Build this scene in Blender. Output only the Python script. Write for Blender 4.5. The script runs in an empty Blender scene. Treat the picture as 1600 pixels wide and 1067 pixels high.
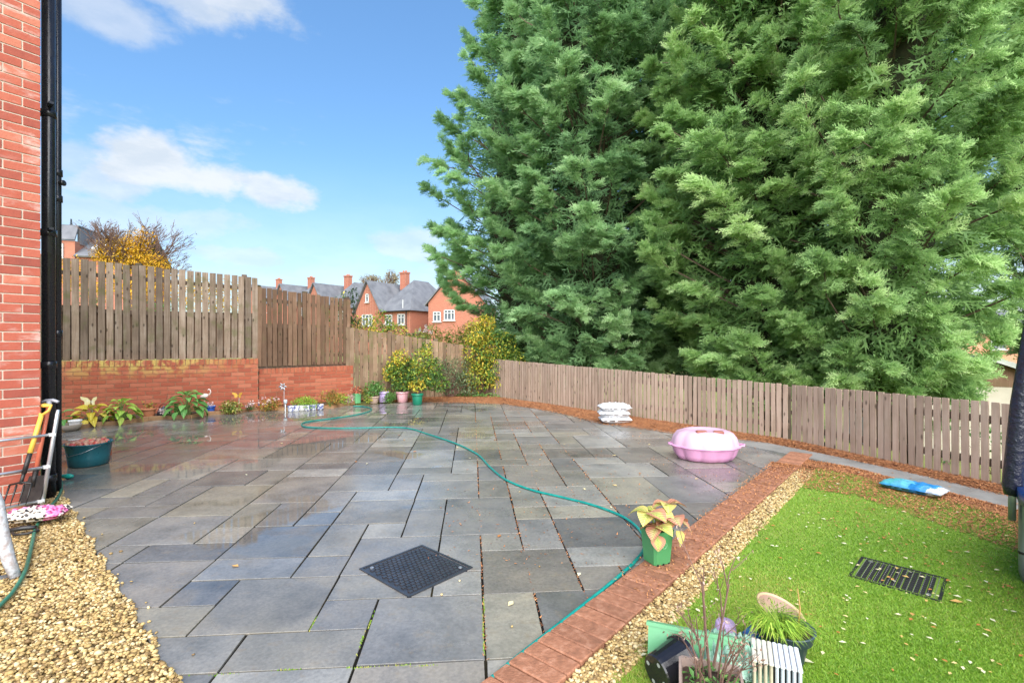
import bpy, math, random
import numpy as np
from math import sin, cos, pi, radians, sqrt, atan2, hypot
from mathutils import Vector, Matrix, Euler, noise as mnoise
R = random.Random(11); NR = np.random.default_rng(5)
sc = bpy.context.scene
COL = sc.collection
# ---------------------------------------------------------------- camera
F, H = 775.0, 1.35           # focal length in photo pixels (1600 wide), eye height
cam_d = bpy.data.cameras.new('camera'); cam = bpy.data.objects.new('camera', cam_d); COL.objects.link(cam)
cam.location = (0, 0, H); cam.rotation_euler = (pi/2, 0, 0)
cam_d.sensor_width = 36; cam_d.lens = 36*F/1600; cam_d.clip_end = 3000; cam_d.clip_start = .05
sc.camera = cam
# ---------------------------------------------------------------- sky, sun, exposure
SUN = Vector((.12, -.8, .68)).normalized()
w = bpy.data.worlds.new('World'); sc.world = w; w.use_nodes = True
nt = w.node_tree; nt.nodes.clear(); N = nt.nodes.new; L = nt.links.new
def vmath(nt, op, a, b=None):
    n = nt.nodes.new('ShaderNodeVectorMath'); n.operation = op
    for i, v in enumerate((a, b)):
        if v is None: continue
        if hasattr(v, 'links'): nt.links.new(v, n.inputs[i])
        else: n.inputs[i].default_value = v
    return n
def smath(nt, op, a, b=None, clamp=False):
    n = nt.nodes.new('ShaderNodeMath'); n.operation = op; n.use_clamp = clamp
    for i, v in enumerate((a, b)):
        if v is None: continue
        if hasattr(v, 'links'): nt.links.new(v, n.inputs[i])
        else: n.inputs[i].default_value = v
    return n.outputs[0]
def mixcol(nt, fac, a, b, mode='MIX'):
    n = nt.nodes.new('ShaderNodeMix'); n.data_type = 'RGBA'; n.blend_type = mode
    for i, v in ((0, fac), (6, a), (7, b)):
        if hasattr(v, 'links'): nt.links.new(v, n.inputs[i])
        elif i == 0: n.inputs[0].default_value = v
        else: n.inputs[i].default_value = tuple(v)[:3]+(1,)
    return n.outputs[2]
def maprange(nt, v, a, b, c=0, d=1, smooth=True):
    n = nt.nodes.new('ShaderNodeMapRange'); n.interpolation_type = 'SMOOTHSTEP' if smooth else 'LINEAR'
    nt.links.new(v, n.inputs[0])
    for i, x in enumerate((a, b, c, d)): n.inputs[i+1].default_value = x
    return n.outputs[0]
def noise(nt, vec, scale, detail=4, rough=.55):
    n = nt.nodes.new('ShaderNodeTexNoise'); n.inputs['Scale'].default_value = scale
    n.inputs['Detail'].default_value = detail; n.inputs['Roughness'].default_value = rough
    if vec is not None: nt.links.new(vec, n.inputs['Vector'])
    return n.outputs[0]
def ramp_world(nt, z):
    n = nt.nodes.new('ShaderNodeValToRGB'); nt.links.new(z, n.inputs[0]); e = n.color_ramp.elements; e.new(.4)
    for i, (p, c) in enumerate(((0, (.47, .49, .52)), (.3, (.58, .655, .70)), (.75, (.82, .90, .94)))): e[i].position = p; e[i].color = c+(1,)
    return n.outputs[0]
SKY_STR = .12
sky = N('ShaderNodeTexSky'); sky.sky_type = 'NISHITA'; sky.sun_disc = False
sky.sun_elevation = math.asin(SUN.z); sky.sun_rotation = atan2(SUN.x, SUN.y)
sky.air_density = 1.0; sky.dust_density = .6; sky.ozone_density = 2.0
tc = N('ShaderNodeTexCoord'); D = tc.outputs['Generated']
sep = N('ShaderNodeSeparateXYZ'); L(D, sep.inputs[0])
st = vmath(nt, 'MULTIPLY', D, (2.2, 2.2, 6.0)).outputs[0]
nz = noise(nt, st, 1.15, 7, .58)
nz2 = noise(nt, st, 4.2, 8, .62)
dens = smath(nt, 'ADD', smath(nt, 'MULTIPLY', nz, .6), smath(nt, 'MULTIPLY', nz2, .4))
puff = noise(nt, vmath(nt, 'MULTIPLY', D, (1, 1, 1.7)).outputs[0], 8.5, 9, .6)
cl = maprange(nt, dens, .56, .78)
def blob(px, py, s, amp, flat=2.2):     # a cumulus in a given direction
    v = Vector(((px-800)/F, 1, (533.5-py)/F)).normalized()
    d = vmath(nt, 'MULTIPLY', vmath(nt, 'SUBTRACT', D, tuple(v)).outputs[0], (1, 1, flat)).outputs[0]
    ln = smath(nt, 'ADD', vmath(nt, 'LENGTH', d).outputs['Value'], smath(nt, 'MULTIPLY', smath(nt, 'SUBTRACT', puff, .5), -.34*s/.15))
    return maprange(nt, ln, s*.35, s, amp, 0)
for b in ((250, 262, .125, .95), (310, 280, .11, .95), (180, 285, .1, .7), (425, 303, .085, .9), (120, 255, .1, .5), (370, -8, .11, .8), (300, -15, .1, .7), (165, 18, .08, .55), (390, 405, .1, .6, 3), (640, 385, .13, .6, 2.5), (300, 345, .16, .5, 4), (140, 335, .14, .5, 3)):
    cl = smath(nt, 'MAXIMUM', cl, blob(*b))
low = maprange(nt, sep.outputs[2], -.02, .36, .55, 0)
cl = smath(nt, 'MAXIMUM', cl, low)
hs = N('ShaderNodeHueSaturation'); hs.inputs['Saturation'].default_value = 1.1; hs.inputs['Value'].default_value = 1.45; hs.inputs['Hue'].default_value = .497
L(sky.outputs[0], hs.inputs['Color'])
cloudc = mixcol(nt, maprange(nt, nz2, .35, .65), (3.3, 3.6, 3.9), (4.2, 4.3, 4.35))
deep = mixcol(nt, 1, hs.outputs[0], ramp_world(nt, sep.outputs[2]), 'MULTIPLY')
col = mixcol(nt, smath(nt, 'MULTIPLY', cl, .92), deep, cloudc)
bg = N('ShaderNodeBackground'); bg.inputs['Strength'].default_value = SKY_STR; L(col, bg.inputs['Color'])
wo = N('ShaderNodeOutputWorld'); L(bg.outputs[0], wo.inputs[0])
sd = bpy.data.lights.new('sun', 'SUN'); sd.energy = 4.8; sd.angle = radians(85); sd.color = (1, .95, .87)
so = bpy.data.objects.new('sun', sd); COL.objects.link(so); so.rotation_euler = SUN.to_track_quat('Z', 'Y').to_euler()
sc.view_settings.view_transform = 'Standard'; sc.view_settings.look = 'None'
sc.view_settings.exposure = .95; sc.view_settings.gamma = 1; sc.view_settings.use_curve_mapping = False
sc.render.engine = 'CYCLES'
sc.cycles.max_bounces = 9; sc.cycles.diffuse_bounces = 6; sc.cycles.transmission_bounces = 6; sc.cycles.transparent_max_bounces = 6
try: sc.cycles.use_denoising = True
except Exception: pass
# ---------------------------------------------------------------- helpers
def G(px, py, z=0.0):                       # where the sight line of a photo pixel meets height z
    d = F*(H-z)/(py-533.5); return Vector(((px-800)*d/F, d, z))
def P(px, py, d):                           # the same at a known distance
    return Vector(((px-800)*d/F, d, H-(py-533.5)*d/F))
def tag(o, label=None, cat=None, group=None, kind=None):
    if label: o['label'] = label
    if cat: o['category'] = cat
    if group: o['group'] = group
    if kind: o['kind'] = kind
    return o
def thing(name, label, cat, loc=(0, 0, 0), rz=0, group=None):
    o = bpy.data.objects.new(name, None); COL.objects.link(o); o.empty_display_size = .1
    o.location = loc; o.rotation_euler = (0, 0, rz); return tag(o, label, cat, group)
def link(name, me, parent=None, loc=(0, 0, 0), rot=(0, 0, 0), scale=(1, 1, 1), color=None):
    o = bpy.data.objects.new(name, me); COL.objects.link(o); o.parent = parent
    o.location = loc; o.rotation_euler = rot; o.scale = scale
    if color: o.color = tuple(color)[:3]+(1,)
    return o
def children(o): return [c for c in COL.objects if c.parent == o]
def copy_tree(o, loc, rz, label, scale=1):
    kids = children(o)
    c = o.copy(); COL.objects.link(c); c.location = loc; c.rotation_euler = (0, 0, rz); c.scale = (scale,)*3; c['label'] = label
    for k in kids:
        kk = children(k); d = k.copy(); COL.objects.link(d); d.parent = c
        for q in kk:
            e = q.copy(); COL.objects.link(e); e.parent = d
    return c
class MB:
    def __init__(s): s.v = []; s.f = []
    def add(s, vs, fs):
        b = len(s.v); s.v += [tuple(v) for v in vs]; s.f += [tuple(i+b for i in f) for f in fs]; return s
    def box(s, c, d, M=None):
        x, y, z = d[0]/2, d[1]/2, d[2]/2
        vs = [Vector((a*x, b*y, e*z)) for a in (-1, 1) for b in (-1, 1) for e in (-1, 1)]
        if M is not None: vs = [M @ v for v in vs]
        c = Vector(c)
        return s.add([v+c for v in vs], [(0, 1, 3, 2), (4, 6, 7, 5), (0, 4, 5, 1), (2, 3, 7, 6), (0, 2, 6, 4), (1, 5, 7, 3)])
    def cbox(s, c, d, ch=.005, M=None):     # box with chamfered edges on its four long z-edges and top
        x, y, z = d[0]/2, d[1]/2, d[2]/2
        lv = []
        for zz, k in ((-z, 0), (z-ch, 0), (z, ch)):
            X, Y = x-k, y-k
            lv.append([(-X+ch, -Y, zz), (X-ch, -Y, zz), (X, -Y+ch, zz), (X, Y-ch, zz), (X-ch, Y, zz), (-X+ch, Y, zz), (-X, Y-ch, zz), (-X, -Y+ch, zz)])
        return s.loft(lv, c, M)
    def loft(s, rings, c=(0, 0, 0), M=None, cap=(True, True), close=True):
        n = len(rings[0]); vs = []
        for r in rings:
            for p in r:
                p = Vector(p); p = M @ p if M is not None else p
                vs.append(p+Vector(c))
        fs = []
        for i in range(len(rings)-1):
            for k in range(n if close else n-1):
                a, b = i*n+k, i*n+(k+1) % n
                fs.append((a, b, b+n, a+n))
        if cap[0]: fs.append(tuple(range(n-1, -1, -1)))
        if cap[1]: fs.append(tuple(range((len(rings)-1)*n, len(rings)*n)))
        return s.add(vs, fs)
    def tube(s, pts, r, n=8, cap=True):
        pts = [Vector(p) for p in pts]; rings = []
        rr = r if isinstance(r, (list, tuple)) else [r]*len(pts)
        up = None
        for i, p in enumerate(pts):
            t = (pts[min(i+1, len(pts)-1)]-pts[max(i-1, 0)])
            t = t.normalized() if t.length > 1e-9 else Vector((0, 0, 1))
            if up is None: up = Vector((0, 0, 1)) if abs(t.z) < .9 else Vector((1, 0, 0))
            a = t.cross(up); a = a.normalized() if a.length > 1e-6 else t.orthogonal().normalized()
            b = a.cross(t).normalized(); up = b
            rings.append([p+a*cos(2*pi*k/n)*rr[i]+b*sin(2*pi*k/n)*rr[i] for k in range(n)])
        return s.loft(rings, cap=(cap, cap))
    def lathe(s, prof, n=20, c=(0, 0, 0), M=None, cap=(True, False), mod=None, sx=1, sy=1):
        rings = []
        for r, z in prof:
            ring = []
            for k in range(n):
                a = 2*pi*k/n; q = r*(mod(a, z) if mod else 1)
                ring.append((q*cos(a)*sx, q*sin(a)*sy, z))
            rings.append(ring)
        return s.loft(rings, c, M, cap)
    def prism(s, poly, z0, z1):
        n = len(poly); vs = [(p[0], p[1], z0) for p in poly]+[(p[0], p[1], z1) for p in poly]
        return s.add(vs, [tuple(range(n-1, -1, -1)), tuple(range(n, 2*n))]+[(i, (i+1) % n, (i+1) % n+n, i+n) for i in range(n)])
    def mesh(s, name, m, smooth=False):
        me = bpy.data.meshes.new(name); me.from_pydata(s.v, [], s.f); me.update()
        me.materials.append(m)
        if smooth: me.polygons.foreach_set('use_smooth', [True]*len(me.polygons))
        return me
    def build(s, name, m, parent=None, smooth=False, loc=(0, 0, 0), rot=(0, 0, 0)):
        return link(name, s.mesh(name, m, smooth), parent, loc, rot)
def npmesh(name, V, Fc, m, tone=None, smooth=False):
    me = bpy.data.meshes.new(name); V = np.ascontiguousarray(V, np.float32); Fc = np.ascontiguousarray(Fc, np.int32)
    k = Fc.shape[1]
    me.vertices.add(len(V)); me.vertices.foreach_set('co', V.ravel())
    me.loops.add(Fc.size); me.loops.foreach_set('vertex_index', Fc.ravel())
    me.polygons.add(len(Fc)); me.polygons.foreach_set('loop_start', np.arange(0, Fc.size, k, dtype=np.int32))
    if smooth: me.polygons.foreach_set('use_smooth', np.ones(len(Fc), bool))
    if tone is not None:
        a = me.attributes.new('tone', 'FLOAT', 'POINT'); a.data.foreach_set('value', np.ascontiguousarray(tone, np.float32))
    me.update(calc_edges=True); me.materials.append(m); return me
# ---------------------------------------------------------------- materials
def srgb(r, g, b):
    f = lambda c: (c/255/12.92 if c/255 <= .04045 else ((c/255+.055)/1.055)**2.4)
    return (f(r), f(g), f(b))
def ramp(nt, fac, cols, step=False):
    n = nt.nodes.new('ShaderNodeValToRGB'); e = n.color_ramp.elements
    while len(e) < len(cols): e.new(.5)
    for i, c in enumerate(cols):
        if len(c) == 4: p, c = c[0], c[1:]
        else: p = .25+.5*i/max(1, len(cols)-1)
        e[i].position = p; e[i].color = tuple(c)+(1,)
    if step: n.color_ramp.interpolation = 'CONSTANT'
    nt.links.new(fac, n.inputs[0]); return n.outputs[0]
def base(name):
    m = bpy.data.materials.new(name); m.use_nodes = True; nt = m.node_tree; nt.nodes.clear()
    b = nt.nodes.new('ShaderNodeBsdfPrincipled'); o = nt.nodes.new('ShaderNodeOutputMaterial'); nt.links.new(b.outputs[0], o.inputs[0])
    geo = nt.nodes.new('ShaderNodeNewGeometry'); oi = nt.nodes.new('ShaderNodeObjectInfo')
    return m, nt, b, o, geo, oi
def mat(name, cols, scale=6, rough=.7, stretch=None, bump=.2, bscale=45, jit=.15, metal=0, spec=.5, rr=0, tone=False, transl=0, detail=5, coat=0):
    m, nt, b, o, geo, oi = base(name); L = nt.links.new
    pos = geo.outputs['Position']
    off = nt.nodes.new('ShaderNodeCombineXYZ'); r13 = smath(nt, 'MULTIPLY', oi.outputs['Random'], 17)
    for i in range(3): L(r13, off.inputs[i])
    v = vmath(nt, 'ADD', pos, off.outputs[0]).outputs[0]
    if stretch: v = vmath(nt, 'MULTIPLY', v, stretch).outputs[0]
    nz = noise(nt, v, scale, detail)
    fac = nz
    if tone:
        at = nt.nodes.new('ShaderNodeAttribute'); at.attribute_name = 'tone'
        fac = smath(nt, 'ADD', smath(nt, 'MULTIPLY', at.outputs['Fac'], .8), smath(nt, 'MULTIPLY', nz, .2))
    c = ramp(nt, fac, cols)
    if jit:
        hv = nt.nodes.new('ShaderNodeHueSaturation'); L(c, hv.inputs['Color'])
        L(maprange(nt, oi.outputs['Random'], 0, 1, 1-jit, 1+jit, False), hv.inputs['Value']); c = hv.outputs[0]
    L(c, b.inputs['Base Color'])
    b.inputs['Metallic'].default_value = metal; b.inputs['Specular IOR Level'].default_value = spec
    b.inputs['Coat Weight'].default_value = coat
    n2 = noise(nt, v, bscale, 4)
    if rr: L(maprange(nt, noise(nt, v, scale*1.7, 3), .3, .7, rough-rr, rough+rr), b.inputs['Roughness'])
    else: b.inputs['Roughness'].default_value = rough
    if bump:
        bp = nt.nodes.new('ShaderNodeBump'); bp.inputs['Strength'].default_value = bump; bp.inputs['Distance'].default_value = .01
        L(n2, bp.inputs['Height']); L(bp.outputs[0], b.inputs['Normal'])
    if transl:
        t = nt.nodes.new('ShaderNodeBsdfTranslucent'); L(c, t.inputs['Color'])
        mx = nt.nodes.new('ShaderNodeMixShader'); mx.inputs[0].default_value = transl
        L(b.outputs[0], mx.inputs[1]); L(t.outputs[0], mx.inputs[2]); L(mx.outputs[0], o.inputs[0])
    return m
_pl = {}
def plastic(c, rough=.4, jit=0, bump=.05, spec=.5, metal=0):
    k = (tuple(round(x, 3) for x in c), rough, metal)
    if k not in _pl:
        d = tuple(x*.86 for x in c)
        _pl[k] = mat('surface_%d' % len(_pl), [d, c, tuple(min(1, x*1.07) for x in c)], 9, rough, bump=bump, bscale=60, jit=jit, spec=spec, rr=.1, metal=metal)
    return _pl[k]
def leafmat(name, cols, rough=.5, transl=.3): return mat(name, cols, 3, rough, bump=0, jit=.06, tone=True, transl=transl, spec=.3)
# bricks: each brick takes its own red; house bricks carry pale lime bloom, the garden wall yellow lichen near its top
def brickmat(name, cols, bloom=None):
    m, nt, b, o, geo, oi = base(name); L = nt.links.new
    pos = geo.outputs['Position']; n1 = noise(nt, pos, 14, 5)
    f = smath(nt, 'ADD', smath(nt, 'MULTIPLY', oi.outputs['Random'], .65), smath(nt, 'MULTIPLY', n1, .4))
    c = ramp(nt, f, cols)
    c = mixcol(nt, maprange(nt, noise(nt, pos, 130, 2), .6, .75, 0, .35), c, (.12, .05, .04))
    if bloom == 'lime':
        k = smath(nt, 'MULTIPLY', maprange(nt, noise(nt, vmath(nt, 'MULTIPLY', pos, (3, 3, 9)).outputs[0], 1.1, 6, .65), .5, .72, 0, .72), maprange(nt, oi.outputs['Random'], .15, .6, 0, 1))
        c = mixcol(nt, k, c, (.62, .52, .47))
    if bloom == 'lichen':
        sp = nt.nodes.new('ShaderNodeSeparateXYZ'); L(pos, sp.inputs[0])
        hz = maprange(nt, sp.outputs[2], .62, .98, 0, 1)
        xx = smath(nt, 'MULTIPLY', maprange(nt, sp.outputs[0], -7.9, -7.3, .15, 1), maprange(nt, sp.outputs[0], -6.4, -5.2, 1, .15))
        k = smath(nt, 'MULTIPLY', smath(nt, 'MULTIPLY', hz, xx), maprange(nt, noise(nt, pos, 7, 4), .42, .62, 0, .9))
        c = mixcol(nt, k, c, (.55, .43, .12))
        c = mixcol(nt, maprange(nt, noise(nt, pos, 2.2, 5), .55, .75, 0, .45), c, (.16, .09, .05))
    L(c, b.inputs['Base Color']); b.inputs['Roughness'].default_value = .8; b.inputs['Specular IOR Level'].default_value = .3
    bp = nt.nodes.new('ShaderNodeBump'); bp.inputs['Strength'].default_value = .35; bp.inputs['Distance'].default_value = .006
    L(noise(nt, pos, 60, 5), bp.inputs['Height']); L(bp.outputs[0], b.inputs['Normal']); return m
M_hbrick = brickmat('house_brick', [(.10, .24, .06, .045), (.45, .38, .092, .058), (.7, .43, .12, .075), (.95, .5, .18, .115)], 'lime')
M_wbrick = brickmat('wall_brick', [(.10, .28, .07, .04), (.5, .36, .095, .05), (.85, .42, .14, .08)], 'lichen')
M_mortar = mat('mortar', [(.5, .42, .34), (.62, .53, .43)], 20, .9, jit=0)
M_wmortar = mat('wall_mortar', [(.25, .13, .075), (.36, .2, .12)], 20, .9, jit=0)
# timber
def timber(name, cols, moss=.4, knots=True, jit=(.72, 1.25)):
    m, nt, b, o, geo, oi = base(name); L = nt.links.new
    pos = geo.outputs['Position']; off = nt.nodes.new('ShaderNodeCombineXYZ'); r = smath(nt, 'MULTIPLY', oi.outputs['Random'], 23)
    for i in range(3): L(r, off.inputs[i])
    v = vmath(nt, 'ADD', pos, off.outputs[0]).outputs[0]
    g = noise(nt, vmath(nt, 'MULTIPLY', v, (46, 46, 2.2)).outputs[0], 1.0, 5, .6)
    big = noise(nt, v, 2.2, 5, .6)
    c = ramp(nt, smath(nt, 'ADD', smath(nt, 'MULTIPLY', g, .5), smath(nt, 'MULTIPLY', big, .5)), cols)
    hv = nt.nodes.new('ShaderNodeHueSaturation'); L(c, hv.inputs['Color']); L(maprange(nt, oi.outputs['Random'], 0, 1, jit[0], jit[1], False), hv.inputs['Value']); c = hv.outputs[0]
    if knots:
        vo = nt.nodes.new('ShaderNodeTexVoronoi'); vo.inputs['Scale'].default_value = 1; L(vmath(nt, 'MULTIPLY', v, (10, 10, 4.5)).outputs[0], vo.inputs['Vector'])
        c = mixcol(nt, maprange(nt, vo.outputs['Distance'], .08, .2, .75, 0), c, (.03, .018, .012))
    if moss:
        k = maprange(nt, noise(nt, v, 3.1, 5), .52, .68, 0, moss)
        c = mixcol(nt, k, c, (.10, .105, .035))
    L(c, b.inputs['Base Color']); b.inputs['Roughness'].default_value = .78; b.inputs['Specular IOR Level'].default_value = .25
    bp = nt.nodes.new('ShaderNodeBump'); bp.inputs['Strength'].default_value = .5; bp.inputs['Distance'].default_value = .004
    L(g, bp.inputs['Height']); L(bp.outputs[0], b.inputs['Normal']); return m
M_woodA = timber('weathered_grey_timber', [(.10, .068, .046), (.24, .175, .125), (.40, .325, .26)], .55, True, (.62, 1.18))
M_woodB = timber('dark_brown_timber', [(.09, .05, .03), (.17, .1, .062), (.27, .175, .115)], .3)
M_woodC = timber('mossy_brown_timber', [(.10, .06, .035), (.2, .13, .08), (.34, .25, .17)], .55)
M_woodR = timber('pinkish_grey_timber', [(.23, .16, .118), (.35, .255, .195), (.45, .35, .28)], .12, True, (.86, 1.14))
M_rail = timber('rail_timber', [(.08, .055, .04), (.16, .11, .08)], .3)
# paving
def slabmat(name, island):
    m, nt, b, o, geo, oi = base(name); L = nt.links.new; pos = geo.outputs['Position']
    if island: tint = ramp(nt, geo.outputs['Random Per Island'], [(0, .125, .126, .127), (.35, .16, .153, .14), (.6, .145, .133, .118), (.8, .2, .19, .168), (1, .25, .246, .23)])
    else: tint = oi.outputs['Color']
    off = nt.nodes.new('ShaderNodeCombineXYZ'); r = smath(nt, 'MULTIPLY', geo.outputs['Random Per Island'] if island else oi.outputs['Random'], 31)
    for i in range(3): L(r, off.inputs[i])
    v = vmath(nt, 'ADD', pos, off.outputs[0]).outputs[0]
    n1 = noise(nt, v, 2.6, 8, .62); n2 = noise(nt, v, 16, 6, .6)
    c = mixcol(nt, 1, tint, ramp(nt, n1, [(.3, .62, .64, .66), (.5, 1, 1, 1), (.72, 1.35, 1.3, 1.2)]), 'MULTIPLY')
    n3 = noise(nt, v, 55, 5, .65)
    c = mixcol(nt, 1, c, ramp(nt, n3, [(.3, .8, .8, .8), (.7, 1.2, 1.2, 1.2)]), 'MULTIPLY')
    c = mixcol(nt, maprange(nt, n2, .55, .72, 0, .35), c, (.2, .155, .10))
    c = mixcol(nt, maprange(nt, noise(nt, pos, 1.1, 5), .52, .7, 0, .3), c, (.13, .12, .085))
    spx = nt.nodes.new('ShaderNodeSeparateXYZ'); L(pos, spx.inputs[0])
    wl = maprange(nt, spx.outputs[0], -3.0, .8, .08, -.06)
    pud = maprange(nt, smath(nt, 'ADD', noise(nt, pos, .95, 3, .5), wl), .56, .62)
    wet = maprange(nt, smath(nt, 'ADD', noise(nt, pos, .6, 5, .6), wl), .36, .58)
    L(mixcol(nt, smath(nt, 'MULTIPLY', pud, .35), c, mixcol(nt, 1, c, (.6, .58, .55), 'MULTIPLY')), b.inputs['Base Color'])
    ro = smath(nt, 'ADD', maprange(nt, wet, 0, 1, .33, .13), smath(nt, 'MULTIPLY', n2, .1))
    ro = smath(nt, 'MULTIPLY', ro, maprange(nt, pud, 0, 1, 1, .12))
    L(ro, b.inputs['Roughness']); b.inputs['Specular IOR Level'].default_value = .62
    bp = nt.nodes.new('ShaderNodeBump'); bp.inputs['Distance'].default_value = .006
    L(maprange(nt, pud, 0, 1, .3, .03), bp.inputs['Strength'])
    L(smath(nt, 'ADD', noise(nt, v, 4.5, 10, .66), smath(nt, 'MULTIPLY', n3, .22)), bp.inputs['Height']); L(bp.outputs[0], b.inputs['Normal'])
    return m
M_slab = slabmat('wet_slate_slab', False); M_slab2 = slabmat('wet_slate_far', True)
M_joint = mat('joint_soil', [(.006, .006, .005), (.012, .011, .009), (.04, .033, .014)], 5, .95, jit=0, spec=.1)
M_soil = mat('soil', [(.03, .018, .012), (.07, .04, .025)], 12, .9, jit=0, bump=.6)
M_gravelbase = mat('gravel_bed', [(.2, .14, .06), (.42, .31, .15)], 60, .85, jit=0, bump=.8)
M_stone = mat('gravel_stone', [(.18, .11, .042), (.36, .24, .085), (.49, .35, .145), (.6, .48, .27)], 6, .65, jit=0, tone=True, bump=.3)
M_kerb = mat('edging_block', [(.19, .082, .045), (.29, .122, .065), (.4, .2, .125)], 30, .7, jit=.14, bump=.5, bscale=120)
M_lawn = mat('turf', [(.12, .21, .02), (.18, .29, .03), (.26, .30, .06)], 1.6, .85, jit=0, bump=.8, bscale=160)
M_grass = mat('grass_blade', [(.13, .27, .018), (.215, .40, .028), (.31, .46, .05), (.42, .36, .10)], .9, .55, jit=0, bump=0, tone=True, transl=.35)
M_needle = mat('pine_needles', [(.17, .06, .025), (.36, .14, .05), (.50, .22, .085)], 5, .8, jit=0, tone=True, bump=0)
M_needleb = mat('needle_bed', [(.16, .06, .026), (.34, .14, .055), (.42, .2, .09)], 14, .9, jit=0, bump=.8, bscale=120)
M_path = mat('path_concrete', [(.16, .155, .145), (.26, .25, .235)], 5, .6, jit=0, bump=.3, rr=.15)
M_ground = mat('rough_grass', [(.11, .13, .03), (.22, .24, .05), (.3, .27, .09)], 1.2, .9, jit=0, bump=.6)
M_bark = mat('bark', [(.07, .045, .03), (.14, .095, .065)], 9, .9, stretch=(2, 2, .5), bump=.7, jit=.1)
M_twig = mat('twig', [(.09, .05, .035), (.18, .1, .075)], 30, .8, bump=.2)
M_pipe = plastic((.014, .013, .016), .28); M_black = plastic((.012, .012, .013), .35)
M_white = plastic((.6, .6, .58), .35); M_metal = mat('galvanised', [(.4, .41, .43), (.55, .56, .58)], 12, .38, metal=.85, bump=.1)
M_alu = mat('aluminium', [(.5, .52, .56), (.62, .64, .68)], 10, .35, metal=.8, bump=.05)
M_terra = plastic((.42, .15, .075), .75); M_slate = mat('slate_roof', [(.085, .09, .1), (.13, .135, .15), (.17, .175, .185)], 1.4, .75, jit=.05, bump=.4, bscale=6)
M_glass = plastic((.09, .11, .13), .08)
def farbrick(name, a, b2):
    m, nt, b, o, geo, oi = base(name); L = nt.links.new
    t = nt.nodes.new('ShaderNodeTexBrick'); t.inputs['Scale'].default_value = 1
    t.inputs['Brick Width'].default_value = .225; t.inputs['Row Height'].default_value = .075; t.inputs['Mortar Size'].default_value = .006
    t.inputs['Color1'].default_value = a+(1,); t.inputs['Color2'].default_value = b2+(1,); t.inputs['Mortar'].default_value = (.45, .3, .22, 1)
    sp = nt.nodes.new('ShaderNodeSeparateXYZ'); L(geo.outputs['Position'], sp.inputs[0])
    cb = nt.nodes.new('ShaderNodeCombineXYZ'); L(smath(nt, 'ADD', sp.outputs[0], sp.outputs[1]), cb.inputs[0]); L(sp.outputs[2], cb.inputs[1])
    L(cb.outputs[0], t.inputs['Vector'])
    c = mixcol(nt, maprange(nt, noise(nt, geo.outputs['Position'], .7, 5), .4, .7, 0, .35), t.outputs[0], tuple(x*1.25 for x in a))
    L(c, b.inputs['Base Color']); b.inputs['Roughness'].default_value = .85; return m
M_fbrick = farbrick('far_red_brick', (.36, .115, .065), (.29, .085, .05)); M_pbrick = farbrick('far_pale_brick', (.52, .24, .14), (.46, .2, .11))
# ---------------------------------------------------------------- layout lines
def unit(v): v = Vector(v); return v/v.length
gA, gB = G(100, 780), G(270, 1067)                  # gravel / paving edge on the left
gdir = (gB-gA).normalized(); gnrm = Vector((-gdir.y, gdir.x, 0)); gnrm = gnrm if gnrm.dot(Vector((0, 5, 0))-gA) > 0 else -gnrm
kdir = Vector((.651, .759, 0)).normalized(); knrm = Vector((kdir.y, -kdir.x, 0)); k0 = -1.355; KW = .235; GW = .145
def kp(along, across): return kdir*along+knrm*(k0+across)
PA = atan2(.08, 1); du = Vector((cos(PA), sin(PA), 0)); dv = Vector((-sin(PA), cos(PA), 0))
HC = Vector((-3.85, 4.05, 0)); HX = Vector((.542, .84, 0)).normalized(); HA = atan2(HX.y, HX.x)
W0, W1, W2 = Vector((-7.66, 8.42, 0)), Vector((-4.97, 9.72, 0)), Vector((-3.58, 11.18, 0))
FP = [Vector((-.62, 12.3, 0)), Vector((.1, 11.37, 0)), Vector((3.72, 6.68, 0)), Vector((4.62, 4.35, 0)), Vector((4.8, 3.75, 0))]
# ---------------------------------------------------------------- ground
def gh(x, y):
    # land falls away beyond the low fence on the right
    n = Vector((.79, .61, 0)); d = n.dot(Vector((x, y, 0)))-7.05
    t = min(1, max(0, (d-.5)/6)); t = t*t*(3-2*t)
    return -.03-1.5*t*min(1, max(0, (x+2-(y-12)*.2)/4))
b = MB(); xs = [-1500, -300, -80]+[-30+1.5*i for i in range(48)]+[60, 120, 300, 1500]; ys = [-300, -40]+[-6+1.5*i for i in range(50)]+[90, 150, 400, 2500]
vs = [(x, y, gh(x, y) if -8 < x < 45 and y < 70 else (-.03 if x < 0 else -1.53)) for y in ys for x in xs]
nx = len(xs); b.add(vs, [(j*nx+i, j*nx+i+1, (j+1)*nx+i+1, (j+1)*nx+i) for j in range(len(ys)-1) for i in range(nx-1)])
tag(b.build('ground', M_ground, smooth=True), kind='structure')
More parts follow.
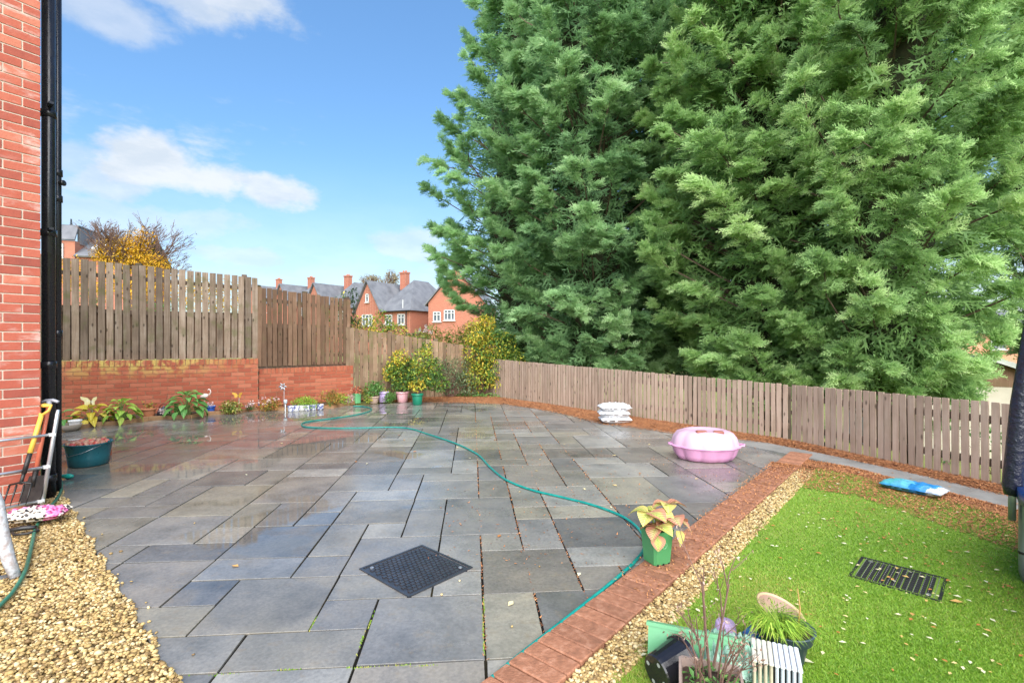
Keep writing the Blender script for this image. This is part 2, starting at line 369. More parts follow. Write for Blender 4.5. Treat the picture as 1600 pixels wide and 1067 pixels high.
# ---------------------------------------------------------------- patio: slabs on a random-length grid
def clip(poly, n, c):                                # keep n.p >= c
    out = []
    for i in range(len(poly)):
        a, q = poly[i], poly[(i+1) % len(poly)]
        da, dq = n.dot(a)-c, n.dot(q)-c
        if da >= 0: out.append(a)
        if (da >= 0) != (dq >= 0): out.append(a+(q-a)*(da/(da-dq)))
    return out
def hp(a, q, inside):
    d = (q-a).normalized(); n = Vector((-d.y, d.x, 0)); n = n if n.dot(inside-a) > 0 else -n
    return n, n.dot(a)
inside = Vector((-.5, 5, 0))
lawn_far0, lawn_far1 = G(1232, 716), G(1165, 692)
cuts = [(gnrm, gnrm.dot(gA)+.004), (-knrm, -(k0)), hp(W0+Vector((.0, -.02, 0)), W1+Vector((.0, -.02, 0)), inside), hp(W1+Vector((.02, -.02, 0)), W2+Vector((.02, -.0, 0)), inside),
        hp(G(560, 622), G(770, 622), inside), hp(G(760, 624), G(1000, 661), inside), hp(G(1000, 661), G(1165, 689), inside), hp(lawn_far0, lawn_far1, inside), (Vector((0, 1, 0)), 1.35)]
U0, V0, CM = -.49, 2.11, .2735
manual = [(-3, 1, 2, 2), (-2, 0, 2, 1), (0, 0, 2, 2), (-1, 1, 1, 1), (-1, 2, 2, 1), (-4, 2, 1, 1), (-6, 2, 2, 2), (-4, 3, 2, 1), (-2, 3, 1, 1), (-4, 4, 2, 2), (-2, 4, 1, 2), (-1, 5, 1, 1), (-1, 3, 2, 2),
          (0, 5, 1, 2), (-2, 6, 2, 2), (1, 5, 2, 3), (-5, 5, 1, 1), (-7, 5, 2, 2), (2, 2, 2, 2), (2, 0, 1, 2), (3, 0, 2, 2), (4, 3, 2, 1), (4, 2, 1, 1), (5, 2, 1, 1), (1, 2, 1, 1), (1, 3, 1, 2), (2, 4, 1, 1), (3, 4, 1, 2), (3, 6, 1, 1),
          (4, 4, 2, 2), (4, 6, 2, 1), (0, 7, 1, 1), (0, 8, 2, 2), (-2, 2, 1, 1), (0, -1, 2, 1), (-2, -1, 2, 1), (-4, 0, 2, 1), (-5, 1, 2, 1), (-3, 6, 1, 1), (-4, 6, 1, 2), (-6, 4, 2, 1)]
occ = {}; tiles = []
def place(i, j, a, q):
    if any((i+x, j+y) in occ for x in range(a) for y in range(q)): return False
    for x in range(a):
        for y in range(q): occ[(i+x, j+y)] = 1
    tiles.append((i, j, a, q)); return True
for t in manual: place(*t)
rt = random.Random(4)
for j in range(-4, 42):
    for i in range(-34, 22):
        if (i, j) in occ: continue
        opts = [(3, 2), (2, 3), (2, 2), (2, 2), (2, 1), (1, 2), (2, 2), (3, 2), (2, 1)]; rt.shuffle(opts)
        for a, q in opts+[(1, 1)]:
            if place(i, j, a, q): break
TONES = [tuple(g_*(.66*a+.34*b) for a, b, g_ in zip(t, (.19, .182, .17), (1.03, 1.01, .98))) for t in [(.125, .128, .134), (.15, .152, .156), (.16, .156, .143), (.17, .16, .14), (.145, .134, .122), (.2, .198, .188), (.1, .104, .113), (.25, .25, .24), (.22, .208, .168), (.135, .138, .142)]]
patio = MB()
pl = [Vector((-16, 1.35, 0)), Vector((8, 1.35, 0)), Vector((8, 15, 0)), Vector((-16, 15, 0))]
for n, c in cuts: pl = clip(pl, n, c)
patio.prism([(p.x, p.y) for p in pl], -.12, -.009)
patio = patio.build('patio', M_joint); tag(patio, kind='structure')
slabs = []
for i, j, a, q in tiles:
    g = .0055
    u0, u1, v0, v1 = U0+i*CM+g, U0+(i+a)*CM-g, V0+j*CM+g, V0+(j+q)*CM-g
    jit = lambda: R.uniform(-.0025, .0025)
    poly = [du*u+dv*v for u, v in ((u0+jit(), v0+jit()), (u1+jit(), v0+jit()), (u1+jit(), v1+jit()), (u0+jit(), v1+jit()))]
    for n, c in cuts: 
        if poly: poly = clip(poly, n, c)
    if len(poly) < 3: continue
    ar = abs(sum(poly[k].x*poly[(k+1) % len(poly)].y-poly[(k+1) % len(poly)].x*poly[k].y for k in range(len(poly))))/2
    if ar < .0006: continue
    c = sum(poly, Vector((0, 0, 0)))/len(poly)
    px = 800+F*c.x/c.y
    big = ar/(c.y**3)*(1 if -60 < px < 1660 else .01)
    slabs.append((big, poly, c))
slabs.sort(key=lambda s: -s[0])
def slab_geo(mb, poly, c):
    n = len(poly); tx, ty, tz = R.uniform(-.003, .003), R.uniform(-.003, .003), R.uniform(-.001, .0015)
    if sum((poly[k]-c).cross(poly[(k+1) % n]-c).z for k in range(n)) < 0: poly = poly[::-1]
    rings = []
    for k, z in ((0, -.03), (0, -.0012), (.0012, 0)):
        ring = []
        for p in poly:
            d = p-c; d = d*(1-k/max(.05, d.length)); ring.append((d.x, d.y, z+tz+d.x*tx+d.y*ty))
        rings.append(ring)
    mb.loft(rings, cap=(False, True))
far = MB()
for k, (big, poly, c) in enumerate(slabs):
    if k < 300:
        mb = MB(); slab_geo(mb, poly, c); t = R.choice(TONES); f = R.uniform(.85, 1.15)
        link('slab', mb.mesh('slab', M_slab), patio, c, color=[x*f for x in t])
    else:
        mb = MB(); slab_geo(mb, poly, c); far.add([Vector(v)+c for v in mb.v], mb.f)
tag(far.build('far_slabs', M_slab2, patio), kind='stuff')
# moss in the joints
mv, mf, mt = [], [], []
for (x, y) in [(-.47, 2.1), (-.76, 2.11), (-.5, 2.3), (-.49, 2.45), (-.76, 2.45), (.05, 2.2), (.05, 2.3), (.05, 2.4), (.06, 2.55), (-1.0, 2.1), (-.2, 2.09), (-1.2, 2.1), (-.3, 2.1), (-1.62, 2.15)]:
    p = du*x+dv*y
    for _ in range(26):
        a = R.uniform(0, 6.28); s = R.uniform(.003, .007); q = p+(du if abs(x+.2) > .9 or y < 2.12 else dv)*R.gauss(0, .03)
        k = len(mv); mv += [(q.x-s, q.y, -.006), (q.x+s, q.y, -.006), (q.x+R.uniform(-.004, .004), q.y+R.uniform(-.004, .004), R.uniform(0, .008))]; mf.append((k, k+1, k+2)); mt += [R.random()]*3
tag(link('joint_moss', npmesh('joint_moss', mv, mf, M_grass, mt), patio), kind='stuff')
# ---------------------------------------------------------------- brick edging of the lawn
edging = thing('brick_edging', None, None); edging['kind'] = 'structure'
mb = MB(); mb.box((0, 0, 0), (4.9+1.6, KW-.01, .12)); mb.build('mortar_bed', M_joint, edging, loc=kp(1.42+3.15-.02+.0, KW/2)+Vector((0, 0, -.06)), rot=(0, 0, atan2(kdir.y, kdir.x)))
kb = MB().cbox((0, 0, 0), (.0925, KW, .07), .005).mesh('block', M_kerb)
n = 64
for i in range(n):
    p = kp(1.35+.05+i*.0985, KW/2)
    if p.y > 5.95: break
    link('block', kb, edging, p+Vector((0, 0, -.012+R.uniform(-.002, .002))), (R.uniform(-.008, .008), R.uniform(-.008, .008), atan2(kdir.y, kdir.x)+R.uniform(-.006, .006)))
# ---------------------------------------------------------------- gravel, lawn
ico_v = None
def stones(name, n, sampler, size, parent=None):
    t = (1+sqrt(5))/2
    iv = np.array([(-1, t, 0), (1, t, 0), (-1, -t, 0), (1, -t, 0), (0, -1, t), (0, 1, t), (0, -1, -t), (0, 1, -t), (t, 0, -1), (t, 0, 1), (-t, 0, -1), (-t, 0, 1)], float)/sqrt(1+t*t)
    jf = np.array([(0, 11, 5), (0, 5, 1), (0, 1, 7), (0, 7, 10), (0, 10, 11), (1, 5, 9), (5, 11, 4), (11, 10, 2), (10, 7, 6), (7, 1, 8), (3, 9, 4), (3, 4, 2), (3, 2, 6), (3, 6, 8), (3, 8, 9), (4, 9, 5), (2, 4, 11), (6, 2, 10), (8, 6, 7), (9, 8, 1)])
    pts = sampler(n); n = len(pts)
    s = NR.uniform(size[0], size[1], n)
    sh = iv[None]*(1+NR.uniform(-.28, .28, (n, 12, 1)))*np.stack([NR.uniform(.8, 1.3, n), NR.uniform(.7, 1.1, n), NR.uniform(.45, .75, n)], 1)[:, None]*s[:, None, None]
    a = NR.uniform(0, 2*pi, n); ca, sa = np.cos(a)[:, None], np.sin(a)[:, None]
    x, y, z = sh[..., 0]*ca-sh[..., 1]*sa, sh[..., 0]*sa+sh[..., 1]*ca, sh[..., 2]
    tl = NR.uniform(-.5, .5, n)[:, None]; y, z = y*np.cos(tl)-z*np.sin(tl), y*np.sin(tl)+z*np.cos(tl)
    V = np.stack([x, y, z], 2)+pts[:, None, :]
    Fc = jf[None]+np.arange(n)[:, None, None]*12
    tone = np.repeat(np.clip(NR.normal(.5, .22, n), 0, 1), 12)
    o = link(name, npmesh(name, V.reshape(-1, 3), Fc.reshape(-1, 3), M_stone, tone), parent); return tag(o, kind='stuff')
house_n = Vector((HX.y, -HX.x, 0))
poly = [HC+HX*.3, HC-HX*3.2, Vector((-1.0, 1.3, 0)), gB+gdir*.6, gA]
b = MB(); lp = [HC+HX*.45, HC-HX*3.4, gB+gdir*1.1-gnrm*0, gA-gdir*.25]
b.add([(p.x, p.y, -.008) for p in lp], [(0, 1, 2, 3)]); tag(b.build('gravel_bed', M_gravelbase), kind='structure')
def samp_left(n):
    out = NR.uniform([-5.2, 1.5], [-1.2, 4.6], (n*6, 2)); p = out
    d1 = (p[:, 0]-gA.x)*gnrm.x+(p[:, 1]-gA.y)*gnrm.y; d2 = (p[:, 0]-HC.x)*house_n.x+(p[:, 1]-HC.y)*house_n.y; d3 = (p[:, 0]-HC.x)*HX.x+(p[:, 1]-HC.y)*HX.y
    vis = (800+F*p[:, 0]/p[:, 1] > -160)
    ok = (d1 < .012+.012*np.sin(p[:, 1]*23)) & ((d2 > .01) | (d3 > .02)) & (d3 < .36) & vis; p = p[ok][:n]
    return np.c_[p, NR.uniform(.001, .016, len(p))]
stones('gravel', 21000, samp_left, (.0055, .0125))
stones('larger_gravel', 800, lambda n: samp_left(n)+np.array([0, 0, .008]), (.0095, .015))
def strip(n, a0, a1, c0, c1, z0=.0, z1=.012, x=1.5):
    al = NR.uniform(0, 1, n)**x*(a1-a0)+a0; ac = NR.uniform(c0, c1, n)
    q = np.outer(al, kdir)+np.outer(k0+ac, knrm); q[:, 2] = NR.uniform(z0, z1, n); return q
def samp_strip(n):
    q = strip(n, 1.3, 5.9, KW+.004, KW+GW+.02); return q
b = MB(); q = [kp(1.2, KW-.02), kp(6.05, KW-.02), kp(6.05, KW+GW+.05), kp(1.2, KW+GW+.05)]; b.add([(p.x, p.y, -.01) for p in q], [(0, 3, 2, 1)])
tag(b.build('gravel_strip', M_gravelbase), kind='structure')
stones('strip_gravel', 8000, samp_strip, (.0055, .0118))
# stray stones on the paving
stones('stray_stones', 26, lambda n: np.array([[p.x, p.y, .006] for p in [G(x, y) for x, y in ((302, 1024), (304, 818), (718, 908), (1016, 868), (843, 886), (800, 980), (690, 930), (232, 950), (248, 1010), (244, 990))]+[gA+gdir*R.uniform(0, 3)+gnrm*abs(R.gauss(0, .05)) for _ in range(16)]]), (.006, .011))
# lawn
A0, A1 = kp(1.2, KW+GW), kp(6.02, KW+GW)
far0, far1 = G(1262, 731), G(1590, 812)
fd = (far1-far0).normalized()
nf = Vector((-fd.y, fd.x, 0))*.3
lawn_poly = [A0, A1+kdir*.2, far0+fd*.02+nf, far1+fd*.5+nf, Vector((7.5, 3.2, 0)), Vector((7.5, .6, 0)), Vector((1, .6, 0))]
b = MB(); b.prism([(p.x, p.y) for p in lawn_poly][::-1], -.1, .004); tag(b.build('lawn', M_lawn), kind='structure')
cover_c = [G(1338, 869), G(1472, 903), G(1480, 945), G(1334, 903)]
def in_cover(x, y, g=0.0):
    r = np.ones(len(x), bool)
    for i in range(4):
        a, q = cover_c[i], cover_c[(i+1) % 4]; d = (q-a).normalized(); n = Vector((d.y, -d.x, 0))
        cc = sum(cover_c, Vector())/4; n = n if n.dot(cc-a) > 0 else -n
        r &= ((x-a.x)*n.x+(y-a.y)*n.y > -g)
    return r
def grass(n, far):
    u = NR.uniform(0, 1, n); d = 1/(1/1.9-(1/1.9-1/6.3)*u) if not far else NR.uniform(1.9, 6.3, n)
    px = NR.uniform(930, 1640, n); x = (px-800)/F*d; y = d
    ac = x*knrm.x+y*knrm.y-k0; ff = (x-far0.x)*(-fd.y)+(y-far0.y)*fd.x
    edge = KW+GW+.012*np.sin(y*40)+.012*np.sin(y*17)-NR.uniform(0, .02, n)
    ok = (ac > edge) & (ff < .1+.05*NR.normal(size=n)) & ~in_cover(x, y, -.008)
    x, y = x[ok], y[ok]; n = len(x)
    h = NR.uniform(.008, .017, n)*(1 if not far else 1.1); a = NR.uniform(0, 2*pi, n); wd = .0016+.0006*y
    lx, ly = NR.normal(0, .009, n), NR.normal(0, .009, n)
    b0 = np.stack([x-np.cos(a)*wd, y-np.sin(a)*wd, np.full(n, .002)], 1); b1 = np.stack([x+np.cos(a)*wd, y+np.sin(a)*wd, np.full(n, .002)], 1)
    t = np.stack([x+lx, y+ly, h], 1)
    V = np.stack([b0, b1, t], 1).reshape(-1, 3)
    patch = np.array([mnoise.noise((X*1.1, Y*1.1, 3)) for X, Y in zip(x, y)])
    brown = np.clip((y-3.6)/3, 0, 1)*.35
    tone = np.clip(.42+.35*patch+NR.normal(0, .14, n)+brown*NR.uniform(0, 1, n), 0, 1)
    return V, np.repeat(tone, 3)
V1, t1 = grass(150000, False); V2, t2 = grass(60000, True); V = np.concatenate([V1, V2]); tt = np.concatenate([t1, t2])
tag(link('grass', npmesh('grass', V, np.arange(len(V)).reshape(-1, 3), M_grass, tt)), kind='stuff')
# concrete path along the low fence and the needle-covered margins
def offs(pts, d):
    out = []
    for i, p in enumerate(pts):
        t = (pts[min(i+1, len(pts)-1)]-pts[max(0, i-1)]).normalized(); out.append(p+Vector((t.y, -t.x, 0))*d)
    return out
path_in = [G(1128, 690), G(1250, 714), G(1330, 731), G(1440, 760), G(1580, 796)]; path_out = [G(1128, 683), G(1200, 693), G(1300, 713), G(1450, 746), G(1580, 777)]
path_in.append(path_in[-1]+(path_in[-1]-path_in[-2])*.6); path_out.append(path_out[-1]+(path_out[-1]-path_out[-2])*.6)
b = MB(); n = len(path_in)
b.add([(p.x, p.y, .012) for p in path_in+path_out]+[(p.x, p.y, -.08) for p in path_in+path_out], [(i, i+1, n+i+1, n+i) for i in range(n-1)]+[(2*n+i, 2*n+i+1, i+1, i) for i in range(n-1)]+[(n+i, n+i+1, 3*n+i+1, 3*n+i) for i in range(n-1)])
tag(b.build('path', M_path), kind='structure')
lit_in = [G(562, 627.5), G(625, 627.5), G(690, 628.5), G(790, 631), G(870, 644), G(940, 661), G(1020, 671), G(1100, 685), G(1200, 694), G(1300, 714), G(1450, 748), G(1580, 780)]
lit_in.append(lit_in[-1]+(lit_in[-1]-lit_in[-2])*.6)
lit_out = [W2+Vector((.1, -.08, 0)), Vector((-2.5, 11.55, 0)), Vector((-1.4, 12.0, 0)), FP[0]+Vector((-.1, -.1, 0)), Vector((.75, 10.55, 0)), Vector((1.6, 9.45, 0)), Vector((2.2, 8.7, 0)), Vector((2.9, 7.8, 0)), Vector((3.55, 6.95, 0)), Vector((3.9, 6.3, 0)), Vector((4.35, 5.1, 0)), Vector((4.7, 4.3, 0)), Vector((4.95, 3.7, 0))]
b = MB(); n = len(lit_in); rows = []
for k in range(7):
    t = k/6
    rows.append([(p.x+(q.x-p.x)*t, p.y+(q.y-p.y)*t, -.006+.035*min(1, t*2.5)+R.uniform(-.004, .006)) for p, q in zip(lit_in, lit_out)])
b.add([p for r in rows for p in r], [(j*n+i, j*n+i+1, (j+1)*n+i+1, (j+1)*n+i) for j in range(6) for i in range(n-1)])
tag(b.build('needle_litter', M_needleb, smooth=True), kind='stuff')
def needles(name, pts, zs, size=(.02, .05), tonec=.5):
    n = len(pts); a = NR.uniform(0, 2*pi, n); s = NR.uniform(size[0], size[1], n); wd = NR.uniform(.0015, .004, n)*(1+pts[:, 1]*.15)
    dx, dy = np.cos(a)*s, np.sin(a)*s; ex, ey = -np.sin(a)*wd, np.cos(a)*wd
    V = np.stack([np.c_[pts[:, 0]-ex, pts[:, 1]-ey, zs], np.c_[pts[:, 0]+ex, pts[:, 1]+ey, zs+.001], np.c_[pts[:, 0]+dx, pts[:, 1]+dy, zs+NR.uniform(0, .012, n)]], 1).reshape(-1, 3)
    return tag(link(name, npmesh(name, V, np.arange(len(V)).reshape(-1, 3), M_needle, np.repeat(np.clip(NR.normal(tonec, .25, n), 0, 1), 3))), kind='stuff')
def between(A, B, n, lo=0., hi=1.):
    u = NR.uniform(0, len(A)-1.001, n); i = u.astype(int); f = (u-i)[:, None]; t = NR.uniform(lo, hi, n)[:, None]
    A = np.array(A); B = np.array(B); a = A[i]*(1-f)+A[i+1]*f; q = B[i]*(1-f)+B[i+1]*f
    return a*(1-t)+q*t, t[:, 0]
pts, t = between(lit_in, lit_out, 26000, -.12, 1); needles('fallen_needles', pts, .004+.032*np.clip(t*2.5, 0, 1))
# lawn side of the path, drift over lawn corner, on the edging and thinly on the paving
lf0 = [G(1228, 714), G(1330, 731.5), G(1440, 760.5), G(1580, 797), G(1660, 818)]; lf1 = [G(1250, 752), G(1340, 767), G(1440, 800), G(1590, 848), G(1660, 868)]
b = MB(); n = len(lf0); b.add([(p.x, p.y, .0105) for p in lf0]+[(p.x*.7+q.x*.3, p.y*.7+q.y*.3, .007) for p, q in zip(lf0, lf1)], [(i, n+i, n+i+1, i+1) for i in range(n-1)])
tag(b.build('path_margin_litter', M_needleb), kind='stuff')
def graded(A, B, n, far, pw):
    A, B = np.array(A), np.array(B); u = NR.uniform(0, len(A)-1.001, n); i = u.astype(int); f = (u-i)[:, None]; t = (NR.uniform(0, 1, n)**pw*far)[:, None]
    return (A[i]*(1-f)+A[i+1]*f)*(1-t)+(B[i]*(1-f)+B[i+1]*f)*t
pts = graded(lf0, lf1, 15000, 1.25, 2.0); needles('drifted_needles', pts, np.full(len(pts), .013), (.012, .035))
pts = graded(lf0, lf1, 1000, 2.4, 1.2); okp = (pts[:, 0]*knrm.x+pts[:, 1]*knrm.y-k0 > KW); needles('lawn_needles', pts[okp], np.full(okp.sum(), .017), (.01, .03), .4)
n = 3400; al = 6-(NR.uniform(0, 1, n)**2.4)*3.6; q = np.outer(al, kdir)+np.outer(k0+NR.uniform(-.03, KW, n), knrm); needles('edging_needles', q, np.full(n, .026), (.006, .02), .55)
pp = []
while len(pp) < 900:
    x, y = R.uniform(-.6, 3.4), R.uniform(3, 11.2); p = Vector((x, y, 0))
    if all(nn.dot(p) > c+.03 for nn, c in cuts) and R.random() < .15+.85*max(0, (knrm.dot(p)+3.8)/3): pp.append((x, y, 0))
needles('scattered_needles', np.array(pp), np.full(len(pp), .004), (.008, .026))
# joint debris between slabs right of centre (needles collect there)
jp = []
for uu in (2, 4, 3, 5, 6):
    for _ in range(420): 
        v = R.uniform(2.1, 9.5); jp.append(du*(U0+uu*CM+R.gauss(0, .003))+dv*v)
needles('joint_needles', np.array([tuple(p) for p in jp if (k0-.02) > knrm.dot(p)]), np.full(sum(1 for p in jp if (k0-.02) > knrm.dot(p)), -.003), (.006, .018), .5)
# fallen leaves on the lawn and paving
M_fallen = mat('fallen_leaf', [(.42, .16, .04), (.6, .38, .12), (.7, .58, .3), (.66, .62, .42)], 9, .6, jit=0, tone=True, bump=.1)
def fallen(name, pts, size, z):
    V, Fc, T = [], [], []
    for x, y in pts:
        s = R.uniform(*size); a = R.uniform(0, 6.28); c, d = cos(a), sin(a); k = len(V); tn = R.random()
        for lx, ly, lz in ((-1, 0, 0), (-.2, -.5, .12), (.9, -.1, .02), (.1, .55, .16), (0, 0, -.0)):
            V.append((x+(lx*c-ly*d)*s, y+(lx*d+ly*c)*s, z+.002+lz*s*R.uniform(.4, 1.5))); T.append(tn)
        Fc += [(k, k+1, k+4), (k+1, k+2, k+4), (k+2, k+3, k+4), (k+3, k, k+4)]
    return tag(link(name, npmesh(name, V, Fc, M_fallen, T)), kind='stuff')
lp_ = []
while len(lp_) < 330:
    px, py = R.uniform(980, 1600), 740+320*R.random()**1.4; p = G(px, py)
    if knrm.dot(p)-k0 > KW+GW*.6 and p.y < 5.4 and R.random() < .35+.65*max(0, mnoise.noise((p.x*1.5, p.y*1.5, 7))): lp_.append((p.x, p.y))
fallen('fallen_leaves', lp_, (.006, .019), .017)
fallen('leaves_on_paving', [tuple(G(x, y)[:2]) for x, y in ((291, 691), (440, 693), (798, 944), (780, 838), (846, 711), (838, 736), (734, 716), (905, 898), (385, 742), (368, 885), (648, 706), (812, 769), (1000, 740), (960, 712))]+[(R.uniform(-2, 2), R.uniform(3, 9)) for _ in range(20)], (.014, .03), .003)
fallen('dry_blade_leaves', [tuple(G(x, y)[:2]) for x, y in ((1494, 944), (1260, 1038))], (.028, .04), .014)
# ---------------------------------------------------------------- the house corner
house = thing('brick_house', 'red brick house corner rising at the left edge beside the black downpipes', 'house', HC, HA)
MB().box((-1.3-.006, 2.006, 2.6), (2.6, 4, 5.2)).build('wall', M_mortar, house)
bf = MB().cbox((0, 0, 0), (.065, .215, .1025), .002).mesh('brick', M_hbrick); bh = MB().cbox((0, 0, 0), (.065, .1025, .1025), .002).mesh('brick', M_hbrick)
# chamfered face (local +z) is turned to face -y
ROTB = Matrix(((0, 1, 0), (0, 0, -1), (-1, 0, 0))).to_euler()
rest = MB(); cnt = 0
for k in range(69):
    z = .0375+k*.075
    if z > 5.15: break
    x = 0.
    first = True
    while x > -2.55:
        half = first and k % 2 == 1; ln = .1025 if half else .215
        c = Vector((x-ln/2, .05125+R.uniform(-.0015, .001), z))
        if x > -.85 and cnt < 299:
            link('brick', bh if half else bf, house, c, ROTB); cnt += 1
        else: rest.box(c, (ln, .1025, .065))
        x -= ln+.010; first = False
tag(rest.build('further_bricks', M_hbrick, house), kind='stuff')
def pipe(label, px, d, r, brk):
    p = P(px, 533, d); t = thing('downpipe', label, 'downpipe', (p.x, p.y, 0))
    MB().tube([(0, 0, 0), (0, 0, 5.2)], r, 16).build('pipe', M_pipe, t, True)
    for z in brk: MB().lathe([(r, z-.03), (r+.008, z-.028), (r+.008, z+.028), (r, z+.03)], 16, cap=(False, False)).build('collar', M_pipe, t, True)
    return t, p
dp, p = pipe('wide black downpipe standing just clear of the brick house corner', 76, 4.26, .047, (.18, 2.28, 3.3, 1.15))
for z in (.55, 2.3, 3.36): 
    q = dp.matrix_world.inverted() @ (HC) if False else Vector((HC.x-p.x-.02, HC.y-p.y+.12, z))
    MB().box((q.x/2, q.y/2, z), (.03, .12, .02), Matrix.Rotation(atan2(q.y, q.x)+pi/2, 3, 'Z')).build('bracket', M_pipe, dp)
dp, p = pipe('thin black soil pipe with a capped branch behind the wide downpipe', 89.5, 4.42, .03, (1.42, 2.62, 2.85))
MB().tube([(0, 0, 2.76), (.055, 0, 2.76)], .02, 12).tube([(.05, 0, 2.76), (.06, 0, 2.76)], .026, 12).build('branch', M_pipe, dp, True)
# ---------------------------------------------------------------- retaining wall in two heights
def garden_wall(label, a, q, top, thick=.215):
    d = q-a; ln = d.length; an = atan2(d.y, d.x)
    t = thing('brick_wall', label, 'wall', a, an)
    MB().box((ln/2, thick/2+.006, top/2-.006), (ln-.012, thick, top-.01)).build('core', M_wmortar, t)
    s1 = MB().cbox((0, 0, 0), (.065, .215, .1025), .002).mesh('brick', M_wbrick); s2 = MB().cbox((0, 0, 0), (.065, .1025, .1025), .002).mesh('brick', M_wbrick)
    cap = MB().cbox((0, 0, 0), (.065, .215, .1025), .003).mesh('coping_brick', M_wbrick)
    zc = top-.1025-.008; k = 0
    while zc-.0325-k*.075 > -.05:
        z = zc-.0325-k*.075; x = 0
        if k % 2: link('brick', s2, t, (.05125, .05125, z), ROTB); x = .1125
        while x < ln-.05:
            l = min(.215, ln-x)
            if l > .19: link('brick', s1, t, (x+.1075, .05125+R.uniform(-.002, .001), z), ROTB)
            elif l > .07: link('brick', s2, t, (x+l/2, .05125, z), ROTB, (1, l/.1025, 1))
            x += .225
        k += 1
    m = int(ln/.075)
    for i in range(m):
        link('coping_brick', cap, t, (ln*(i+.5)/m, .1075-.004, top-.05125+R.uniform(-.002, .002)), (pi/2*0, 0, 0), (1, 1, 1)).rotation_euler = (0, 0, 0)
    return t
tallw = garden_wall('taller lichen-stained red brick garden wall behind the hostas', W0+(W0-W1).normalized()*.62, W1, 1.01)
loww = garden_wall('lower red brick garden wall between the tall wall and the board fence', W1+Vector((-.06, .14, 0)), W2, .805)
# ---------------------------------------------------------------- timber fences
def board_mesh(wd, th, m, seed):
    rr = random.Random(seed); b = MB(); n = 4; rings = []
    for k in range(n):
        z = k/(n-1); dx = rr.uniform(-.002, .002)
        rings.append([(-wd/2+dx, 0, z), (wd/2+dx, 0, z), (wd/2+dx, th, z), (-wd/2+dx, th, z)])
    b.loft(rings); return b.mesh('board', m)
def fence(label, a, q, zb, zt, pitch, wd, m, posts=(), rails=(.2, .8), jit=.01, y0=0, railm=None, post_top=.05, th=.018, stop=None, split=None):
    d = q-a; ln = hypot(d.x, d.y); an = atan2(d.y, d.x); t = thing('timber_fence', label, 'fence', (a.x, a.y, 0), an)
    ms = [board_mesh(wd, th, m, i) for i in range(4)]
    n = int(ln/pitch)
    for i in range(n):
        x = (i+.5)*ln/n; f = x/ln; z0 = zb[0]+(zb[1]-zb[0])*f+R.uniform(-jit, jit)*.5; z1 = zt[0]+(zt[1]-zt[0])*f+R.uniform(-jit, jit)
        link('board', ms[i % 4], t, (x+R.uniform(-.003, .003), y0+R.uniform(-.002, .003), z0), (R.uniform(-.004, .004), R.uniform(-.007, .007), R.uniform(-.02, .02)), (R.uniform(.95, 1.03), 1, z1-z0))
    for rf in rails:
        z0 = zb[0]+(zt[0]-zb[0])*rf; z1 = zb[1]+(zt[1]-zb[1])*rf
        b = MB(); b.loft([[(0, y0+th+.003, z0-.035), (0, y0+th+.043, z0-.035), (0, y0+th+.043, z0+.035), (0, y0+th+.003, z0+.035)], [(ln, y0+th+.003, z1-.035), (ln, y0+th+.043, z1-.035), (ln, y0+th+.043, z1+.035), (ln, y0+th+.003, z1+.035)]])
        b.build('rail', railm or M_rail, t)
    for pf in posts:
        x = pf*ln; z1 = zt[0]+(zt[1]-zt[0])*pf+post_top
        MB().cbox((x, y0+th+.09, (z1-.1)/2), (.09, .09, z1+.1), .006).build('post', railm or M_rail, t)
    return t
e1 = (W1-W0).normalized(); e2 = (W2-W1).normalized(); n1 = Vector((-e1.y, e1.x, 0)); n2 = Vector((-e2.y, e2.x, 0))
fA = fence('tall weathered grey paling fence above the taller brick wall', W0-e1*.62+n1*.1, W1+n1*.1, (1.016, 1.022), (2.83, 2.6), .1195, .1, M_woodA, (.02, .46, .93), (.12, .5, .86), .012)
# second row of shorter boards nailed on the far side of the lower half
bb = board_mesh(.1, .016, M_woodB, 9); ln = (W1-W0).length+.62
for i in range(int(ln/.1195)):
    if i % 1 == 0: link('back_board', bb, fA, ((i+1)*.1195, .066, 1.03), (0, 0, 0), (.9, 1, .88 if i > 8 else .95))
fB = fence('dark brown paling fence above the lower brick wall', W1+n2*.1+e2*.0, W2+n2*.1, (.855, .845), (2.43, 2.3), .1, .084, M_woodB, (.03, .5, .98), (.14, .52, .85), .012)
MB().box((1.0, .05, .83), (1.98, .02, .13)).build('dark_gap_strip', M_rail, fB)  # dark strip added so the gap under the palings reads black
bb = board_mesh(.084, .016, M_woodB, 10)
ln = (W2-W1).length
for i in range(int(ln/.1)): link('back_board', bb, fB, ((i+1)*.1, .066, .86), (0, 0, 0), (.88, 1, .85))
fC = fence('mossy brown board fence stepping down behind the potted shrubs', W2+Vector((-.16, -.04, 0)), Vector((-.62, 12.28, 0)), (.02, .02), (1.68, 1.17), .098, .092, M_woodC, (.02, .3, .62, .95), (.15, .5, .85), .012)
fD = fence('low pinkish grey picket fence below the conifers, far straight run', FP[0], FP[2], (.02, .02), (.93, .77), .079, .058, M_woodR, (.02, .2, .4, .6, .8, .99), (.25, .78), .006, post_top=-.04)
fE = fence('low pinkish grey picket fence, near bend behind the trampoline', FP[2]+Vector((.02, -.03, 0)), FP[4], (.02, .02), (.77, .79), .079, .06, M_woodR, (.45, .97), (.25, .78), .006, post_top=-.04)
